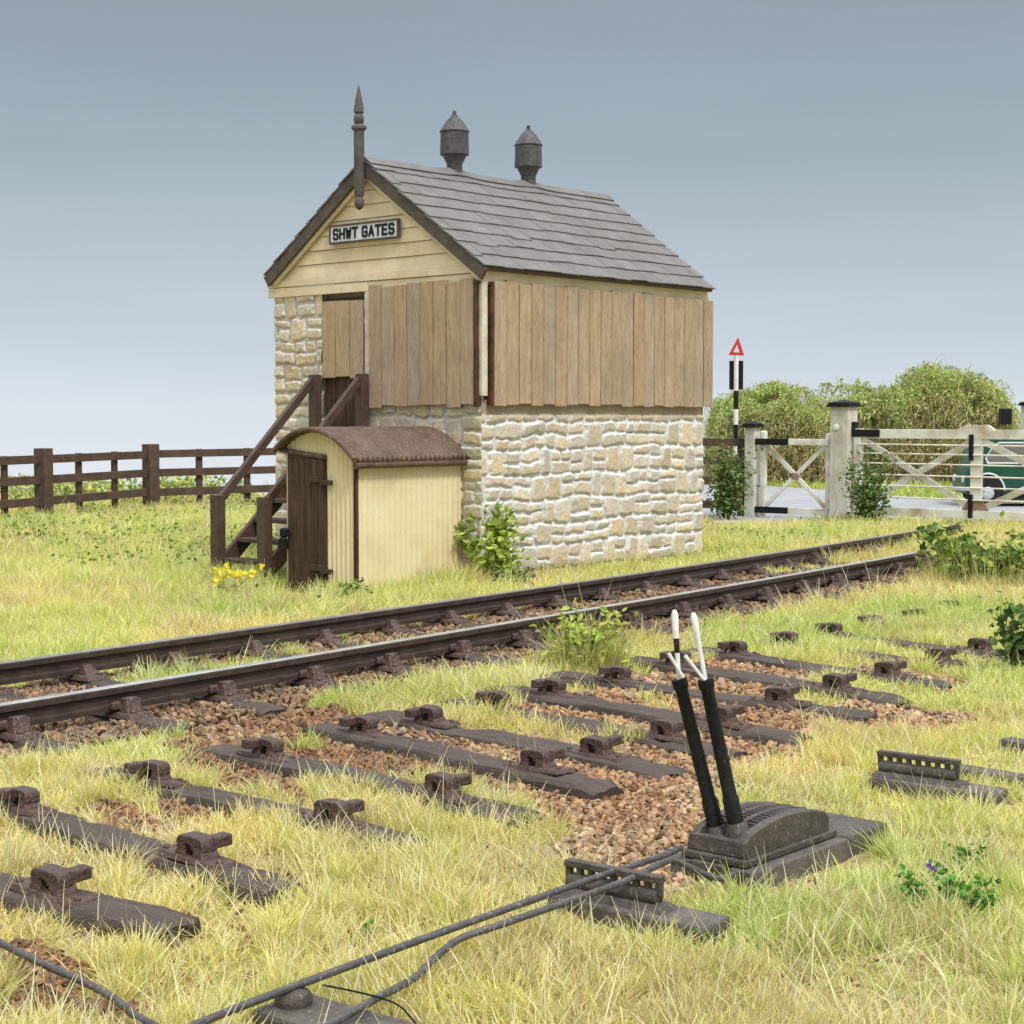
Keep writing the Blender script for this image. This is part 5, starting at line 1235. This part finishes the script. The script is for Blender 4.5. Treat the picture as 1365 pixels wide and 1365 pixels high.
# hedge beyond the road
HPROF = np.array([(944, 566), (952, 534), (975, 520), (1000, 516), (1030, 506), (1060, 511), (1085, 523), (1110, 507), (1140, 507), (1163, 519), (1185, 512), (1205, 497), (1225, 484), (1245, 481), (1265, 488), (1290, 493), (1310, 500), (1330, 515), (1342, 536), (1350, 575)], float)
TOPG = [(.36, .50, .12), (.46, .58, .16), (.27, .40, .09), (.54, .60, .22), (.44, .46, .17)]
MIDG = [(.54, .50, .22), (.62, .54, .28), (.44, .46, .16), (.68, .60, .34), (.42, .36, .18)]
LOWG = [(.50, .41, .23), (.58, .48, .26), (.40, .31, .18), (.36, .25, .18), (.55, .52, .20)]
def hedge(u0, u1, D, label, dens=1.0):
    xa, xb = place(u0, D), place(u1, D); cx = (xa + xb) / 2; w = xb - xa
    r = empty('hedge_bush', (cx, D, 0), 0, label, 'bush', 'hedge bushes beyond the road')
    def top(x): return EYE - (np.interp((x + cx) * FPX / D + CPX, HPROF[:, 0], HPROF[:, 1]) - 556) * D / FPX
    def pts(n, lo, hi):
        x = rng.uniform(-w / 2 - .12, w / 2 + .12, n); y = rng.normal(0, .6, n); t = rng.uniform(lo, hi, n)
        tp = top(x) * (.95 + .12 * (fbm(x * 2.2 + cx, y * 2.2, 5) - .5)) - .18 * y * y
        k = fbm(x * 2.6 + cx * 3, t * 4 + y, 15) > .22 + .20 * (t > .85)
        return np.stack([x, y, tp * t], 1)[k]
    sets = []
    P = pts(int(2600 * w * dens), .80, 1.0); sets.append(leaf_at(P, .085, TOPG, .6))
    P = pts(int(2600 * w * dens), .35, .9); sets.append(leaf_at(P, .075, MIDG + TOPG[:2], .6))
    P = pts(int(1700 * w * dens), .05, .45); sets.append(leaf_at(P, .075, LOWG + MIDG[:2], .6))
    for (n, lo, hi, pal) in ((1500, .72, 1.04, TOPG + MIDG[:2] + STRAW[:2]), (4200, .25, .95, MIDG + [(.60, .54, .32)]), (3600, .0, .5, LOWG + MIDG)):
        P = pts(int(n * w * dens), lo, hi); m_ = len(P); pal = np.array(pal)
        sets.append(blades(P[:, 0], P[:, 1], P[:, 2] - .1, rng.uniform(.15, .5, m_), np.full(m_, .018), rng.uniform(.2, 2.4, m_), pal[rng.integers(0, len(pal), m_)] * rng.uniform(.75, 1.2, (m_, 1)), bend=1.4))
    m = MB()
    for q in range(int(16 * w)):   # bramble arcs over the top
        x = rnd.uniform(-w / 2, w / 2); y = rnd.uniform(-.5, .3); h = float(top(np.array([x]))[0]); dx = rnd.uniform(-.5, .5); rise = rnd.uniform(-.02, .10)
        pp = [Vector((x + dx * t, y + .1 * t, h * .86 + (rise + .1 * h) * math.sin(math.pi * t) )) for t in np.linspace(0, 1, 7)]
        m.tube(pp, .006, 4); pts_ = np.array([pp[k].lerp(pp[k + 1], rnd.random()) for k in range(1, 5) for _ in range(3)]); sets.append(leaf_at(pts_ + rng.normal(0, .025, pts_.shape), .075, TOPG, .6))
    for q in range(int(4 * w)):
        x = rnd.uniform(-w / 2, w / 2); y = rnd.gauss(0, .3); h = float(top(np.array([x]))[0]) * rnd.uniform(.7, .98)
        m.tube([Vector((x * .9 + rnd.uniform(-.2, .2), y * .5, -.1)), Vector((x + rnd.uniform(-.25, .25), y, h * .5)), Vector((x + rnd.uniform(-.4, .4), y + rnd.uniform(-.2, .2), h))], [.022, .014, .005], 5)
    m.build('branches', mottled('hedge_twig', (.24, .19, .11), (.34, .28, .17), .85, 9), r, smooth=True); np_mesh_list('foliage', sets, r); return r
hedge(950, 1085, 43.2, 'left part of the straggling hedge, directly behind the banded sign post')
hedge(1085, 1180, 43.4, 'middle part of the hedge, behind the tall gatepost')
hedge(1180, 1345, 42.8, 'tallest rounded hedge bush, right of the gatepost and above the van')

# ------------------------------------------------------------------ sky and light
w = bpy.data.worlds.new('World'); sc.world = w; w.use_nodes = True; N = w.node_tree.nodes; L = w.node_tree.links; N.clear()
out = N.new('ShaderNodeOutputWorld')
SUN_EL, SUN_AZ = math.radians(52), math.radians(150)   # azimuth clockwise from +Y
sky = N.new('ShaderNodeTexSky'); sky.sky_type = 'NISHITA'; sky.sun_disc = False; sky.sun_elevation = SUN_EL; sky.sun_rotation = SUN_AZ; sky.dust_density = 3; sky.air_density = 1.2
b1 = N.new('ShaderNodeBackground'); b1.inputs[1].default_value = .05; L.new(sky.outputs[0], b1.inputs[0])
tc = N.new('ShaderNodeTexCoord'); sx = N.new('ShaderNodeSeparateXYZ'); L.new(tc.outputs['Generated'], sx.inputs[0])
mr = N.new('ShaderNodeMapRange'); mr.inputs[1].default_value = -.1; mr.inputs[2].default_value = .9; L.new(sx.outputs[2], mr.inputs[0])
rp = N.new('ShaderNodeValToRGB'); L.new(mr.outputs[0], rp.inputs[0]); cr = rp.color_ramp
def s2l(c): return tuple((v / 255 / 12.92) if v / 255 <= .04045 else ((v / 255 + .055) / 1.055) ** 2.4 for v in c)
stops = [(-.10, (232, 238, 245)), (-.037, (231, 237, 244)), (.005, (222, 230, 238)), (.03, (207, 217, 227)), (.055, (197, 208, 219)), (.0905, (184, 197, 208)), (.154, (159, 175, 186)), (.236, (147, 160, 171)), (.42, (190, 198, 205)), (.9, (255, 255, 255))]
while len(cr.elements) < len(stops): cr.elements.new(.5)
for e, (z, c) in zip(cr.elements, stops): e.position = z + .1; e.color = (*s2l(c), 1)
cl = N.new('ShaderNodeTexNoise'); cl.inputs['Scale'].default_value = 3.0; cl.inputs['Detail'].default_value = 3
mpp = N.new('ShaderNodeMapping'); mpp.inputs['Scale'].default_value = (1, 1, 7); L.new(tc.outputs['Generated'], mpp.inputs[0]); L.new(mpp.outputs[0], cl.inputs['Vector'])
m2 = N.new('ShaderNodeMapRange'); m2.inputs[1].default_value = .3; m2.inputs[2].default_value = .7; m2.inputs[3].default_value = .965; m2.inputs[4].default_value = 1.035; L.new(cl.outputs['Fac'], m2.inputs[0])
zb = N.new('ShaderNodeMapRange'); zb.interpolation_type = 'SMOOTHSTEP'; zb.inputs[1].default_value = .27; zb.inputs[2].default_value = .8; zb.inputs[3].default_value = .95; zb.inputs[4].default_value = 2.0; L.new(sx.outputs[2], zb.inputs[0])
mu = N.new('ShaderNodeMath'); mu.operation = 'MULTIPLY'; L.new(zb.outputs[0], mu.inputs[0]); L.new(m2.outputs[0], mu.inputs[1])
b2 = N.new('ShaderNodeBackground'); L.new(rp.outputs[0], b2.inputs[0]); L.new(mu.outputs[0], b2.inputs[1])
mx = N.new('ShaderNodeMixShader'); mx.inputs[0].default_value = .85; L.new(b1.outputs[0], mx.inputs[1]); L.new(b2.outputs[0], mx.inputs[2]); L.new(mx.outputs[0], out.inputs[0])
sd_ = bpy.data.lights.new('sun', 'SUN'); sd_.energy = 2.0; sd_.angle = math.radians(11); sd_.color = (1, .96, .90)
so = bpy.data.objects.new('sun', sd_); COL.objects.link(so)
dirn = Vector((math.sin(SUN_AZ) * math.cos(SUN_EL), math.cos(SUN_AZ) * math.cos(SUN_EL), math.sin(SUN_EL)))
so.rotation_euler = dirn.to_track_quat('Z', 'Y').to_euler(); so.location = dirn * 40

# ------------------------------------------------------------------ camera
cd = bpy.data.cameras.new('camera'); cd.sensor_width = 36; cd.lens = 36 * FPX / 1365; cd.clip_start = .1; cd.clip_end = 500
co_ = bpy.data.objects.new('camera', cd); COL.objects.link(co_); co_.location = (0, 0, EYE); co_.rotation_euler = (math.pi / 2 - TH, 0, 0); sc.camera = co_
sc.view_settings.view_transform = 'Standard'; sc.view_settings.look = 'None'; sc.view_settings.exposure = 0.25; sc.view_settings.gamma = 1
